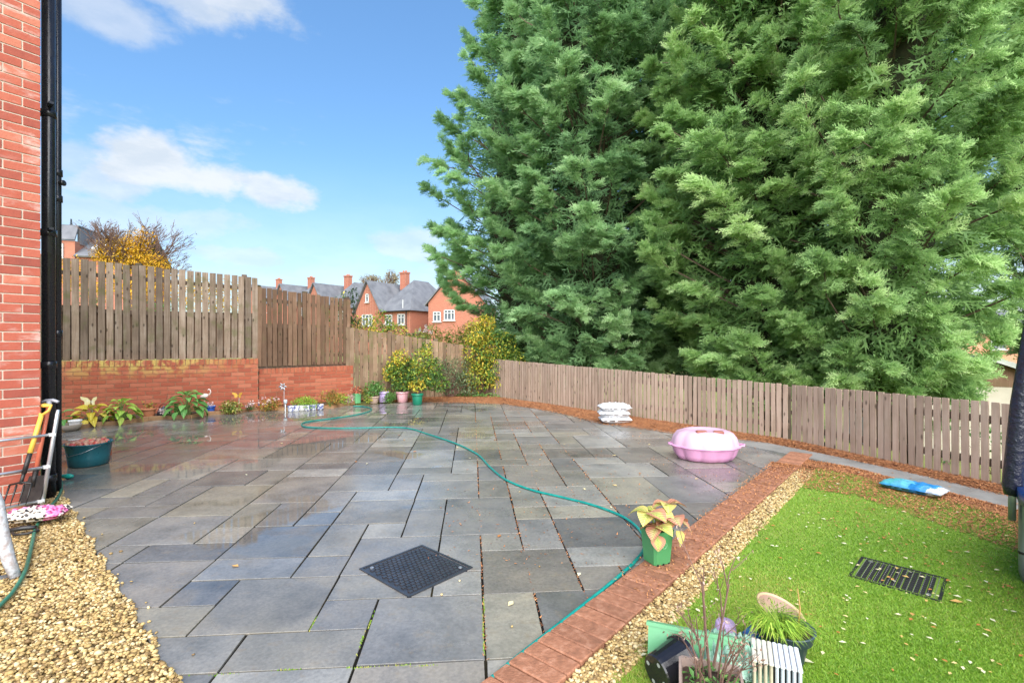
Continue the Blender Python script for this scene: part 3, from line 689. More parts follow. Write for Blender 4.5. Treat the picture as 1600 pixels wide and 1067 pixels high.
# ---------------------------------------------------------------- conifers
def frond_template(seed, dense=8):
    rr = random.Random(seed); V, Fc = [], []
    def tri(a, q, wd, n):
        a, q = Vector(a), Vector(q); s = (q-a).cross(n).normalized()*wd; k = len(V)
        V.extend([a+s, q, a-s]); Fc.append((k, k+1, k+2))
    up = Vector((0, 0, 1))
    bend = lambda t: Vector((t, 0, -.22*t*t))
    tri(bend(0), bend(1.0), .03, up)
    for i in range(dense):
        t = .06+.9*i/(dense-1); sd = 1 if i % 2 else -1; ln = (.52*(1-t)+.12)*rr.uniform(.8, 1.2)
        a = bend(t); ang = radians(rr.uniform(36, 56)); dr = Vector((cos(ang), sd*sin(ang), rr.uniform(-.35, .15)))
        q = a+dr*ln; nn = (up+Vector((rr.uniform(-.5, .5), rr.uniform(-.5, .5), 0))).normalized(); tri(a, q, .046, nn)
        m = a+dr*ln*.42; d2 = Vector((cos(ang-.75), sd*sin(ang-.75), rr.uniform(-.3, .2))); tri(m, m+d2*ln*.55, .042, nn)
        if i < dense-3: 
            m = a+dr*ln*.3; d2 = Vector((cos(ang+.6), sd*sin(ang+.6), rr.uniform(-.4, .1))); tri(m, m+d2*ln*.4, .042, nn)
    return np.array([tuple(v) for v in V]), np.array(Fc)
TPL = [frond_template(i) for i in range(6)]
def assemble(name, inst, m):      # inst: list of (pos, xdir, up, scale, tone)
    Vs, Fs, Ts = [], [], []; base_i = 0
    P_ = np.array([i[0] for i in inst]); X = np.array([i[1] for i in inst]); Up = np.array([i[2] for i in inst]); S = np.array([i[3] for i in inst]); T = np.array([i[4] for i in inst])
    X /= np.linalg.norm(X, axis=1)[:, None]; Y = np.cross(Up, X); Y /= np.linalg.norm(Y, axis=1)[:, None]+1e-9; Z = np.cross(X, Y)
    ch = np.arange(len(inst)) % len(TPL)
    for k, (tv, tf) in enumerate(TPL):
        s = ch == k; c = s.sum()
        if not c: continue
        V = (X[s][:, None]*tv[None, :, :1]+Y[s][:, None]*tv[None, :, 1:2]+Z[s][:, None]*tv[None, :, 2:])*S[s][:, None, None]+P_[s][:, None]
        Vs.append(V.reshape(-1, 3)); Fs.append((tf[None]+(np.arange(c)*len(tv))[:, None, None]+base_i).reshape(-1, 3)); Ts.append(np.repeat(T[s], len(tv))); base_i += c*len(tv)
    return npmesh(name, np.concatenate(Vs), np.concatenate(Fs), m, np.concatenate(Ts))
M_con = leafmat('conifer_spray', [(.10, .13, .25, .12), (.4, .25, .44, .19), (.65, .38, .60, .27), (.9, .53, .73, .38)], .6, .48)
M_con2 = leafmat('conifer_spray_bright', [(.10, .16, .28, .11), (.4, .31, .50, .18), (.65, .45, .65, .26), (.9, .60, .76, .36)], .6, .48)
def conifer_mesh(seed, prof, boughs, zmin, ztop, nfr=15):
    rr = random.Random(seed); inst = []; limbs = MB()
    zs = [p[0] for p in prof]; rs = [p[1] for p in prof]
    rad = lambda z: float(np.interp(z, zs, rs))
    for bi in range(boughs):
        while True:
            z = rr.uniform(zmin, ztop)
            if rr.random() < rad(z)/max(rs)+.08: break
        a = bi*2.39996+rr.uniform(-.35, .35); r = rad(z)*rr.uniform(.74, 1.08)
        el = radians(rr.uniform(8, 58)); out = Vector((cos(a), sin(a), 0)); tan = Vector((-sin(a), cos(a), 0))
        tip = out*r+Vector((0, 0, z)); bd = (out*cos(el)+Vector((0, 0, sin(el)))+tan*rr.gauss(0, .25)).normalized()
        blen = min(r*.8, rr.uniform(.7, 1.35)); root = tip-bd*blen
        ax = Vector((0, 0, root.z-.25*r))
        limbs.tube([ax, ax*.4+root*.6+Vector((0, 0, .03)), root+bd*blen*.4, tip-bd*.15], [.03, .022, .014, .005], 3, False)
        bt = rr.gauss(.5, .15); wide = rr.uniform(.28, .5)
        for pi_ in range(int(7+blen*6)):
            t = rr.uniform(.05, 1.0)**.75; o = root+bd*blen*t
            sd = rr.uniform(-1, 1); pd = (bd*.8+tan*sd*1.1+Vector((0, 0, rr.uniform(-.3, .5)))).normalized()
            pl_ = wide*rr.uniform(.7, 1.2)*(1.25-.55*t)
            side = pd.cross(Vector((0, 0, 1))); side = side.normalized() if side.length > .01 else tan
            pt = bt+rr.gauss(0, .07)
            for f in range(nfr):
                s = rr.uniform(.0, 1); p = o+pd*pl_*s+Vector((0, 0, -.16*s*s))+side*rr.gauss(0, .05)
                fdv = (pd*.75+side*rr.uniform(-.85, .85)+Vector((0, 0, rr.uniform(-.55, .3)))+out*.25)
                upv = Vector((0, 0, .75))+out*rr.uniform(.4, 1.5)+Vector((rr.uniform(-.4, .4), rr.uniform(-.4, .4), 0))
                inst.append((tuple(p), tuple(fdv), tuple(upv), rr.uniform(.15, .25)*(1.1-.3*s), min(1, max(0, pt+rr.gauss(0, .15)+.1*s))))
    # coarser, darker-toned filler sprays, added inside the crown to block light
    for k in range(int(boughs*15)):
        z = rr.uniform(zmin+.1, ztop); a = rr.uniform(0, 6.283); r = rad(z)*rr.uniform(.15, .66); out = Vector((cos(a), sin(a), 0))
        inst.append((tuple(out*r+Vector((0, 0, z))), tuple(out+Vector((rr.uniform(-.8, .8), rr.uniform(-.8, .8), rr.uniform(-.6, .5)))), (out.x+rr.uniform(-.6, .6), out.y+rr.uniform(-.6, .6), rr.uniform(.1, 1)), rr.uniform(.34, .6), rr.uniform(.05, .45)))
    return assemble('crown', inst, M_con), limbs
profA = [(.7, .4), (1.2, .75), (2.4, 1.9), (3.6, 2.6), (5.6, 2.95), (7.5, 2.45), (9.6, 1.75), (11.8, 1.5), (13.5, .8), (14.8, .1)]
profB = [(.35, 1.05), (.7, 1.5), (1.3, 1.75), (2.0, 2.05), (3.0, 2.35), (4.5, 2.45), (6.5, 2.3), (8.5, 1.9), (10.5, 1.3), (12.5, .7), (13.5, .1)]
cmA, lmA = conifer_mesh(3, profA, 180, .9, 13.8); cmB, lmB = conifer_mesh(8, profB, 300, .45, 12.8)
lmA = lmA.mesh('limbs', M_bark); lmB = lmB.mesh('limbs', M_bark)
M_inner = mat('dark_core', [(.02, .022, .012), (.04, .045, .02), (.07, .055, .028)], 7, .95, bump=1.0, bscale=22, jit=.1)
def conifer(label, px, d, cm, lm, rz, s, sz, m=None):
    p = P(px, 533, d); z0 = gh(p.x, p.y)
    t = thing('conifer', label, 'tree', (p.x, p.y, z0), rz, 'row of conifers behind the low fence')
    MB().tube([(0, 0, -.2), (.03, .02, 2), (-.02, .03, 6), (0, 0, 12)], [.2, .16, .12, .03], 10).build('trunk', M_bark, t, True)
    im = MB(); k_ = 0.46*s
    pr = profA if cm is cmA else profB
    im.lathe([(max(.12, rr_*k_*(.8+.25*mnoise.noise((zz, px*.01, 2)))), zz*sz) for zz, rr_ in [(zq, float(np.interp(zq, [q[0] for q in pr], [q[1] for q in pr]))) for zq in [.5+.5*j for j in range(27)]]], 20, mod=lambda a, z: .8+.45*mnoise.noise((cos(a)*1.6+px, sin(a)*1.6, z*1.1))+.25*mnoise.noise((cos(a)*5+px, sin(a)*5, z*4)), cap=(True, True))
    im.build('dark_core', M_inner, t, False, (0, 0, -z0))  # solid dark core, added to make the crown opaque and its gaps dark
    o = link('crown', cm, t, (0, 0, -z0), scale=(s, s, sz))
    if m: o.material_slots[0].link = 'OBJECT'; o.material_slots[0].material = m
    link('limbs', lm, t, (0, 0, -z0), scale=(s, s, sz)); return t
conifer('leftmost blue-green conifer, its flank against the open sky', 815, 15.2, cmA, lmA, .4, 1.02, 1)
conifer('conifer second from the left, above the white sack stack', 926, 12.7, cmB, lmB, 2.1, 1.08, 1.1)
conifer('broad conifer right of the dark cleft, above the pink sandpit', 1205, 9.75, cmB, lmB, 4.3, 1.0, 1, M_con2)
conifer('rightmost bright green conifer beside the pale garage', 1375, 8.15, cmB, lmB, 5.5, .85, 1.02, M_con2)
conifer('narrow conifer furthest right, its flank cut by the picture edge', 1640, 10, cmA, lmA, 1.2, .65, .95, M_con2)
conifer('conifer at the back, filling the gap between the front trees', 1085, 13.4, cmB, lmB, 3.0, 1.0, 1.08)
# ---------------------------------------------------------------- broad-leaved plants
def leaf_cloud(name, centres, n, size, m, parent=None, tone=(.5, .25), flat=.3, aspect=.45, loc=(0, 0, 0)):
    """rhombic folded leaves spread through ellipsoids (cx,cy,cz,rx,ry,rz[,tone])"""
    vol = np.array([c[3]*c[4]*c[5] for c in centres])**.67; vol = vol/vol.sum(); idx = NR.choice(len(centres), n, p=vol); C = np.array([c[:6] for c in centres]); c = C[idx]
    tn = np.array([c[6] if len(c) > 6 else tone[0] for c in centres])[idx]
    d = NR.normal(size=(n, 3)); d /= np.linalg.norm(d, axis=1)[:, None]; rad = NR.uniform(.12, 1, n)**.45
    p = c[:, :3]+d*rad[:, None]*c[:, 3:6]
    ax = d*.6+NR.normal(size=(n, 3))*.6; ax[:, 2] -= flat; ax /= np.linalg.norm(ax, axis=1)[:, None]
    up = d*.5+np.array([0, 0, 1])+NR.normal(size=(n, 3))*.45; sd = np.cross(ax, up); sd /= np.linalg.norm(sd, axis=1)[:, None]+1e-9; nn = np.cross(sd, ax)
    s = NR.uniform(size[0], size[1], n)[:, None]; wd = s*aspect
    V = np.stack([p, p+ax*s*.5+sd*wd*.5+nn*s*.1, p+ax*s-nn*s*.05, p+ax*s*.5-sd*wd*.5+nn*s*.1], 1).reshape(-1, 3)
    k = np.arange(n)[:, None]*4; Fc = np.stack([k+np.array([0, 1, 2]), k+np.array([0, 2, 3])], 1).reshape(-1, 3)
    t = np.clip(tn+NR.normal(0, tone[1], n), 0, 1)
    o = link(name, npmesh(name, V, Fc, m, np.repeat(t, 4)), parent, loc)
    if name in ('flowers', 'blossom'): o['kind'] = 'stuff'
    return o
def branchy(name, root, tips, m, parent=None, r=.012, wob=.06, n=4):
    b = MB()
    for t in tips:
        t = Vector(t); a = Vector(root); ln = (t-a).length; pts = [a]
        for k in range(1, 5): pts.append(a.lerp(t, k/4)+Vector((R.gauss(0, wob), R.gauss(0, wob), R.gauss(0, wob*.5)))*ln*(1 if k < 4 else 0))
        b.tube(pts, [r, r*.8, r*.6, r*.4, r*.2], n, False)
    return b.build(name, m, parent)
def leaf_mesh(m, name='leaf', ln=1, wd=.7, cup=.12, droop=.25, pts=6):
    b = MB(); rows = []
    for i in range(pts+1):
        t = i/pts; hw = wd/2*sin(pi*min(1, t**.75))**.85*(1 if t < .96 else .5)+.003; z = .1*sin(t*pi)-droop*t*t
        rows.append([(t*ln, -hw, z+cup*hw), (t*ln, 0, z-cup*hw*.6), (t*ln, hw, z+cup*hw)])
    b.add([p for r in rows for p in r], [(i*3+k, (i+1)*3+k, (i+1)*3+k+1, i*3+k+1) for i in range(pts) for k in range(2)])
    return b.mesh(name, m, True)
def leafy(m_name, c0, c1, c2, vein=None, edge=None):
    m, nt, b, o, geo, oi = base(m_name); L = nt.links.new
    tc = nt.nodes.new('ShaderNodeTexCoord'); sp = nt.nodes.new('ShaderNodeSeparateXYZ'); L(tc.outputs['Object'], sp.inputs[0])
    nz = noise(nt, geo.outputs['Position'], 25, 4)
    f = smath(nt, 'ADD', smath(nt, 'MULTIPLY', oi.outputs['Random'], .6), smath(nt, 'MULTIPLY', nz, .4))
    c = ramp(nt, f, [(.2, *c0), (.5, *c1), (.8, *c2)])
    ay = smath(nt, 'ABSOLUTE', sp.outputs[1])
    if edge: c = mixcol(nt, maprange(nt, smath(nt, 'ADD', ay, smath(nt, 'MULTIPLY', smath(nt, 'ABSOLUTE', smath(nt, 'SUBTRACT', sp.outputs[0], .5)), .5)), .12, .34, 0, .9), c, edge)
    # side veins
    wv = smath(nt, 'SINE', smath(nt, 'MULTIPLY', smath(nt, 'SUBTRACT', sp.outputs[0], ay), 42))
    c = mixcol(nt, maprange(nt, wv, .7, 1, 0, .28), c, tuple(x*.6 for x in c0))
    c = mixcol(nt, maprange(nt, ay, .012, .03, .5, 0), c, vein or tuple(min(1, x*1.6) for x in c2))
    L(c, b.inputs['Base Color']); b.inputs['Roughness'].default_value = .45; b.inputs['Specular IOR Level'].default_value = .4
    bp = nt.nodes.new('ShaderNodeBump'); bp.inputs['Strength'].default_value = .3; bp.inputs['Distance'].default_value = .01; L(wv, bp.inputs['Height']); L(bp.outputs[0], b.inputs['Normal'])
    t = nt.nodes.new('ShaderNodeBsdfTranslucent'); L(c, t.inputs['Color']); mx = nt.nodes.new('ShaderNodeMixShader'); mx.inputs[0].default_value = .25
    L(b.outputs[0], mx.inputs[1]); L(t.outputs[0], mx.inputs[2]); L(mx.outputs[0], o.inputs[0]); return m
M_hgreen = leafy('hosta_green', (.09, .25, .06), (.14, .36, .08), (.22, .45, .12)); M_hyel = leafy('hosta_yellow', (.45, .36, .02), (.65, .5, .04), (.72, .6, .12)); M_hlime = leafy('hosta_lime', (.2, .38, .05), (.3, .5, .07), (.45, .58, .1))
M_hyd = leafy('hydrangea_leaf', (.42, .5, .12), (.55, .5, .17), (.6, .42, .24), vein=(.25, .42, .08), edge=(.55, .22, .16))
M_hyd2 = leafy('hydrangea_lime_leaf', (.4, .5, .1), (.55, .6, .16), (.66, .62, .2), edge=(.6, .5, .16))
_lm = {}
def rosette(t, m, n, ln, hgt, spread, base=(0, 0, 0), wd=.62, stemm=None, el=(8, 60)):
    if m.name not in _lm: _lm[m.name] = [leaf_mesh(m, 'leaf', 1, wd*f, .15, dr) for f, dr in ((1, .2), (.85, .38), (1.1, .28))]
    sb = MB()
    for i in range(n):
        a = i*2.4+R.uniform(-.3, .3); lay = (i+.5)/n; e = radians(el[1]+(el[0]-el[1])*lay)
        p = Vector(base)+Vector((cos(a)*spread*lay**.8, sin(a)*spread*lay**.8, hgt*(1-lay*.75)))
        s = ln*R.uniform(.8, 1.15)
        link('leaf', R.choice(_lm[m.name]), t, p, (R.uniform(-.3, .3), radians(-28+75*lay)+R.uniform(-.15, .15), a), (s, s, s))
        sb.tube([Vector(base), Vector(base).lerp(p, .5)+Vector((0, 0, hgt*.12)), p], .004, 4, False)
    sb.build('stem', stemm or M_stem, t)
M_stem = plastic((.16, .24, .06), .6)
def hosta(label, px, py, m, n, ln, hgt, spread, group=None):
    p = G(px, py, .03); t = thing('hosta', label, 'plant', p, 0, group); rosette(t, m, n, ln, hgt, spread); return t
# flower bed with edging
bed_px = [(80, 679), (150, 665.5), (190, 663), (232, 656), (298, 653.5), (320, 648), (372, 646.5), (390, 641.5), (462, 641), (470, 637.5), (522, 637.5), (556, 630)]
bf_ = [G(x, y) for x, y in bed_px]
b = MB(); fr = bf_; bk = []
for p in fr:
    # closest point on the wall line
    best = None
    for a, q in ((W0-e1*.6, W1), (W1, W2)):
        d = q-a; t = max(0, min(1, (p-a).dot(d)/d.dot(d))); c = a+d*t
        if best is None or (c-p).length < (best-p).length: best = c
    bk.append(best)
n = len(fr); b.add([(p.x, p.y, .03) for p in fr]+[(p.x, p.y, .05) for p in bk]+[(p.x, p.y, -.05) for p in fr], [(i, i+1, n+i+1, n+i) for i in range(n-1)]+[(2*n+i, 2*n+i+1, i+1, i) for i in range(n-1)])
bed = tag(b.build('flower_bed', M_soil), kind='structure')
M_edge = mat('bed_edging', [(.2, .1, .05), (.33, .18, .09), (.38, .25, .12)], 10, .7, bump=.3)
for a, q in zip(bf_[:-1], bf_[1:]):
    d = q-a; MB().cbox((d.length/2, 0, .025), (d.length-.004, .035, .075), .004).build('edging_strip', M_edge, bed, loc=(a.x, a.y, 0), rot=(0, 0, atan2(d.y, d.x)))
GB = 'plants in the bed along the brick wall'
hosta('dark green hosta half hidden behind the black pipe', 92, 667, M_hgreen, 9, .2, .2, .14, GB)
hosta('yellowing hosta with drooping golden leaves below the pale butterfly', 143, 661, M_hyel, 26, .2, .26, .24, GB)
hosta('fresh lime green hosta left of the terracotta pot', 190, 659, M_hlime, 34, .16, .34, .2, GB)
hosta('largest dark green hosta in the bed, below the flamingo', 292, 651, M_hgreen, 38, .19, .42, .26, GB)
# small foliage plants in the bed
M_var = leafmat('variegated_leaf', [(.10, .05, .12, .03), (.4, .2, .3, .05), (.7, .55, .48, .12), (.95, .6, .5, .3)]); M_lime = leafmat('lime_leaf', [(.1, .16, .3, .03), (.5, .3, .5, .05), (.9, .5, .6, .1)])
M_mix = leafmat('autumn_bedding_leaf', [(.1, .06, .1, .03), (.35, .28, .26, .05), (.6, .5, .3, .06), (.85, .5, .16, .06)]); M_dkgreen = leafmat('dark_leaf', [(.1, .02, .05, .02), (.5, .05, .11, .03), (.8, .12, .2, .05), (1, .4, .4, .12)])
M_red = leafmat('red_leaf', [(.1, .35, .05, .04), (.5, .5, .12, .08), (.9, .55, .25, .12)]); M_green = leafmat('mid_green_leaf', [(.1, .05, .13, .03), (.5, .09, .22, .05), (.9, .2, .34, .08)])
M_pinkfl = leafmat('pale_petal', [(.1, .6, .35, .38), (.5, .75, .6, .58), (.9, .8, .76, .7)]); M_yel = leafmat('yellow_leaf', [(.15, .05, .11, .03), (.48, .13, .25, .04), (.72, .52, .5, .06), (.95, .66, .42, .05)])
def bedding(label, px, py, rx, hgt, m, n, size, flowers=None, z=.03):
    p = G(px, py, z); t = thing('bedding_plant', label, 'plant', p, 0, GB)
    leaf_cloud('foliage', [(R.uniform(-.5, .5)*rx, R.uniform(-.3, .3)*rx, hgt*R.uniform(.35, .65), rx*.6, rx*.5, hgt*.42, R.uniform(.3, .7)) for _ in range(5)], n, size, m, t)
    branchy('stem', (0, 0, 0), [(R.uniform(-1, 1)*rx*.8, R.uniform(-.6, .6)*rx, hgt*R.uniform(.6, .95)) for _ in range(9)], M_stem, t, .005)
    if flowers: tag(leaf_cloud('flowers', [(R.uniform(-1, 1)*rx, -rx*.3, hgt*R.uniform(.5, 1), .05, .04, .025) for _ in range(7)], 80, (.02, .035), flowers, t, aspect=.9), kind='stuff')
    return t
bedding('variegated cream and green bedding plant below the orange butterfly', 361, 645, .19, .24, M_var, 420, (.04, .075))
bedding('yellow and brown leaved bedding plant left of the chrome windmill', 420, 640, .2, .25, M_mix, 420, (.03, .06), M_pinkfl)
bedding('sparse bedding plant with white flowers around the blue pot', 392, 641, .12, .17, M_dkgreen, 120, (.025, .045), M_pinkfl)
bedding('lime green creeping plant behind the blue and white pots', 476, 637.5, .33, .25, M_lime, 1100, (.025, .045))
bedding('yellow-green clump with orange tints right of the blue and white pots', 516, 635.5, .24, .34, M_mix, 700, (.03, .055), None)
bedding('lime clump in the last stretch of the bed by the fence corner', 535, 632, .17, .24, M_lime, 300, (.025, .05), M_red)
bedding('grey and pink heather like plant left of the green square pot', 546, 630.5, .13, .2, M_pinkfl, 260, (.02, .035), None)
bedding('low dark plant with pale flowers right of the dark kettle', 262, 652, .1, .15, M_dkgreen, 120, (.02, .04), M_pinkfl)
bedding('orange autumn shrub low against the board fence by the corner', 570, 624, .17, .34, M_mix, 260, (.03, .055), M_red)
bedding('yellow ground plant between the green and the beige pots', 573, 629, .14, .2, M_yel, 200, (.03, .05))
bedding('ferny green tuft between the lilac and the pink pots', 611, 627.5, .16, .22, M_green, 300, (.03, .07))
# ---------------------------------------------------------------- pots
def pot_parts(t, r0, r1, h, m, n=20, ribs=0, rim=.012, soil=True, square=False, rimh=.18):
    mod = (lambda a, z: 1+.03*(1 if (a*ribs/(2*pi)) % 1 < .35 else 0)) if ribs else None
    nn = n if not ribs else ribs*4
    if square:
        mod = lambda a, z: min(1.28, 1/max(abs(cos(a+pi/4)), abs(sin(a+pi/4)))); nn = 32
    MB().lathe([(r0*.9, 0), (r0, .006), (r0+(r1-r0)*(1-rimh), h*(1-rimh)), (r1-.006, h*.985), (r1-.02, h*.9)], nn, cap=(True, True), mod=mod).build('pot', m, t, not square)
    if rim: MB().lathe([(r1-.002, h*(1-rimh)), (r1+rim, h*(1-rimh)), (r1+rim*1.15, h), (r1-.012, h), (r1-.012, h*.88)], nn if square else n, cap=(False, False), mod=mod if square else None).build('rim', m, t, not square)
    if soil: MB().lathe([(r1-.014, h*.9), (r1*.5, h*.93), (.005, h*.94)], 16, cap=(False, True), mod=mod if square else None).build('soil', M_soil, t)
def pot(label, px, py, wpx, hpx, c, ribs=0, rough=.4, z=0, cat='plant pot', square=False, taper=.72, rz=0, group=None, name='plant_pot'):
    p = G(px, py, z); s = p.y/F; r1 = wpx*s/2; h = hpx*s*1.05; t = thing(name, label, cat, (p.x, p.y+r1*.6, z), rz, group)
    if square: r1 *= .8
    pot_parts(t, r1*taper, r1*.95, h, plastic(c, rough), ribs=ribs, rim=r1*.09, square=square); return t, r1, h
GP = 'pots along the far end of the patio'
pot('empty white pot at the bed edge near the black pipe', 113, 672, 16, 13, (.75, .74, .72), rim=.01) if False else None
t, r, h = pot('white pot sitting on the bed edging below the yellow hosta', 113, 671.5, 17, 14, (.78, .77, .75))
t, r, h = pot('terracotta pot with dry orange flowers between lime hosta and kettle', 228, 656, 20, 17, (.45, .17, .08), rough=.75)
leaf_cloud('flowers', [(R.uniform(-.08, .08), R.uniform(-.06, .06), h+.05, .05, .05, .06) for _ in range(5)], 90, (.03, .06), M_mix, t)
t = thing('kettle', 'dark metal kettle with a hooped handle standing in the bed', 'kettle', G(251, 654, 0)+Vector((0, .08, .03)))
MB().lathe([(.085, 0), (.1, .02), (.1, .08), (.075, .14), (.035, .155), (.012, .17), (.012, .185)], 18, cap=(True, True)).build('body', plastic((.05, .055, .07), .25), t, True)
MB().tube([(cos(a)*.085, 0, .13+sin(a)*.085) for a in [pi*i/8 for i in range(9)]], .006, 6).build('handle', M_black, t, True); MB().tube([(.09, 0, .07), (.13, 0, .11), (.15, 0, .13)], [.018, .013, .01], 8).build('spout', plastic((.05, .055, .07), .25), t, True)
t, r, h = pot('blue glazed pot in the bed right of the largest hosta', 326.5, 647, 14, 12, (.03, .1, .42), rough=.2)
leaf_cloud('flowers', [(0, 0, h+.03, r*.8, r*.8, .03)], 60, (.02, .03), M_pinkfl, t, aspect=.9)
t, r, h = pot('second blue pot, holding white flowers left of the yellow-brown plant', 395, 641, 15, 8, (.04, .08, .4), rough=.2)
leaf_cloud('flowers', [(0, 0, h+.03, r*.9, r*.9, .04)], 70, (.02, .03), M_pinkfl, t, aspect=.9)
t, r, h = pot('small terracotta pot beside the chrome windmill stake', 436, 640, 12, 9, (.42, .14, .07), rough=.8)
t, r, h = pot('shallow terracotta dish of soil near the bed corner', 405, 641.5, 12, 7, (.36, .12, .06), rough=.8)
# row of blue and white patterned pots
m_bw, nt_, b_, o_, geo_, oi_ = base('blue_white_glaze')
k_ = noise(nt_, geo_.outputs['Position'], 24, 3); nt_.links.new(ramp(nt_, k_, [(.46, .75, .76, .8), (.54, .16, .19, .4), (.7, .12, .15, .33)]), b_.inputs['Base Color']); b_.inputs['Roughness'].default_value = .25
for i, px in enumerate((453, 461.5, 470, 479, 488, 499)):
    p = G(px, 643.5-i*.55); t = thing('glazed_pot', ('first blue and white pot of the short row, next to the solar light', 'second blue and white pot from the left end of the short row', 'plain white pot, third in the row of blue and white pots', 'fourth pot of the blue and white row, right of the plain white one', 'fifth blue and white pot, beside the last of the row', 'last blue and white pot at the right end of the row')[i], 'plant pot', (p.x, p.y+.05, 0), R.uniform(0, 3), 'row of blue and white pots')
    MB().lathe([(.05, 0), (.06, .03), (.066, .1), (.07, .108), (.06, .108), (.055, .08)], 16, cap=(True, True)).build('pot', m_bw if i not in (2,) else M_white, t, True)
    MB().lathe([(.056, .09), (.003, .1)], 12, cap=(False, True)).build('soil', M_soil, t)
t, r, h = pot('square green pot holding a small red-leaved plant by the wall end', 556.5, 630.5, 13, 15, (.12, .36, .16), square=True, taper=.9, group=GP)
leaf_cloud('foliage', [(0, 0, h+.06, .12, .1, .08)], 160, (.03, .06), M_red, t)
t, r, h = pot('small beige stone pot with a bushy green plant beside the lilac pot', 582.5, 631, 17, 11, (.42, .3, .24), rough=.8, group=GP)
leaf_cloud('foliage', [(-.03, 0, h+.14, .2, .16, .15, .5), (.06, 0, h+.22, .14, .14, .12, .6)], 520, (.04, .08), M_green, t); branchy('stem', (0, 0, h*.8), [(R.uniform(-.12, .12), R.uniform(-.1, .1), h+R.uniform(.1, .25)) for _ in range(8)], M_stem, t, .005)
t, r, h = pot('lilac ribbed pot left of the pink ribbed pot', 597.5, 629, 19, 16, (.55, .42, .74), ribs=12, group=GP)
leaf_cloud('foliage', [(.05, 0, h+.02, .1, .08, .06)], 60, (.04, .08), M_yel, t)
def shrub_pot(t, h, blobs, n, size, m, stems=8, r=.012, top=None):
    leaf_cloud('foliage', blobs, n, size, m, t)
    branchy('stem', (0, 0, h*.85), [(bq[0]+R.uniform(-.5, .5)*bq[3], bq[1], bq[2]+R.uniform(-.2, .8)*bq[5]) for bq in blobs for _ in range(max(1, stems//len(blobs)))], M_twig, t, r)
t, r, h = pot('pink ribbed pot holding the tall yellow-tipped shrub', 627.5, 629, 20, 16, (.78, .42, .46), ribs=12, group=GP)
shrub_pot(t, h, [(-.05, .15, .62, .33, .25, .26, .35), (-.22, .1, .78, .2, .16, .2, .55), (-.08, .1, 1.0, .2, .15, .17, .85), (-.34, .1, .62, .13, .13, .13, .8), (.1, .2, .75, .22, .2, .25, .35), (0, 0, .38, .26, .2, .14, .3)], 2300, (.05, .095), M_yel)
t, r, h = pot('dark green round pot with a big variegated shrub, furthest right pot', 651, 633, 18, 17, (.01, .19, .11), group=GP, taper=.8)
shrub_pot(t, h, [(.05, .15, .55, .3, .25, .25, .3), (.1, .15, .9, .26, .2, .3, .6), (.28, .25, .72, .25, .2, .3, .25), (.16, .2, 1.18, .13, .12, .16, .5), (.36, .3, .45, .3, .2, .2, .3), (0, -.02, .42, .17, .14, .12, .9)], 2600, (.045, .09), M_yel)
p = G(692, 624); t = thing('grey_shrub', 'grey-green airy shrub right of the dark green pot', 'shrub', (p.x+.1, p.y+.25, 0))
M_greyl = leafmat('grey_green_leaf', [(.1, .05, .1, .045), (.5, .14, .2, .1), (.85, .3, .36, .16), (1, .5, .5, .3)])
shrub_pot(t, 0, [(0, 0, .45, .42, .3, .34, .4), (.2, .1, .7, .3, .2, .28, .6), (-.25, .1, .8, .25, .2, .3, .4), (.45, 0, .35, .25, .2, .25, .4)], 1900, (.035, .07), M_greyl, 16)
p = G(752, 622); t = thing('golden_shrub', 'tall golden-yellow shrub in the corner where the two fences meet', 'shrub', (p.x, p.y+.35, 0))
shrub_pot(t, 0, [(-.1, 0, 1.55, .35, .3, .38, .75), (-.05, 0, 1.05, .5, .35, .42, .7), (.35, 0, 1.2, .55, .3, .5, .45), (.7, 0, .8, .4, .3, .4, .5), (.35, 0, .7, .55, .35, .4, .45), (-.1, -.1, .5, .5, .3, .35, .6), (.55, -.05, .35, .35, .3, .25, .7), (.1, 0, 1.8, .25, .2, .2, .8), (.75, -.1, .25, .3, .2, .15, .4)], 8000, (.05, .1), M_yel, 24, .014)
p = G(735, 622); t = thing('weedy_tuft', 'low weedy green tuft on the needles below the golden shrub', 'plant', (p.x, p.y+.1, 0)); leaf_cloud('foliage', [(0, 0, .06, .4, .12, .07, .4), (.45, -.05, .05, .3, .1, .06, .9)], 500, (.03, .07), M_green, t)
# ornaments in the bed
def butterfly(label, px, py, d, wpx, c, base_py):
    s = d/F; p = P(px, py, d); z0 = .04; t = thing('butterfly_ornament', label, 'ornament', (p.x, p.y, z0)); h = p.z-z0; w_ = wpx*s/2
    MB().tube([(0, .01, 0), (.01, .01, h)], .004, 6).build('stake', M_white, t)
    for sd in (-1, 1):
        b = MB(); ol = [(0, 0), (.35, .45), (1, .62), (.95, .3), (.6, .02), (.62, -.35), (.4, -.5), (.1, -.28)]
        pt = [(sd*x*w_, -.01-.35*x*w_, h+y*w_) for x, y in ol]; pb = [(x, y+.004, z) for x, y, z in pt]; n = len(pt)
        b.add(pt+pb, [tuple(range(n)), tuple(range(2*n-1, n-1, -1))]+[(i, n+i, n+(i+1) % n, (i+1) % n) for i in range(n)])
        b.build('wing', c, t)
    MB().lathe([(.002, -.5*w_), (.008, -.2*w_), (.006, .25*w_), (.002, .4*w_)], 8, (0, -.01, h)).build('body', plastic((.1, .06, .03), .5), t)
M_bfly = mat('butterfly_cream', [(.68, .62, .45), (.75, .66, .3), (.8, .8, .75)], 14, .5, bump=0, jit=0); M_bfly2 = mat('butterfly_orange', [(.55, .28, .04), (.65, .4, .06)], 14, .5, bump=0, jit=0)
butterfly('pale cream butterfly ornament on a stake above the yellow hosta', 143, 627, 8.4, 26, M_bfly, 655)
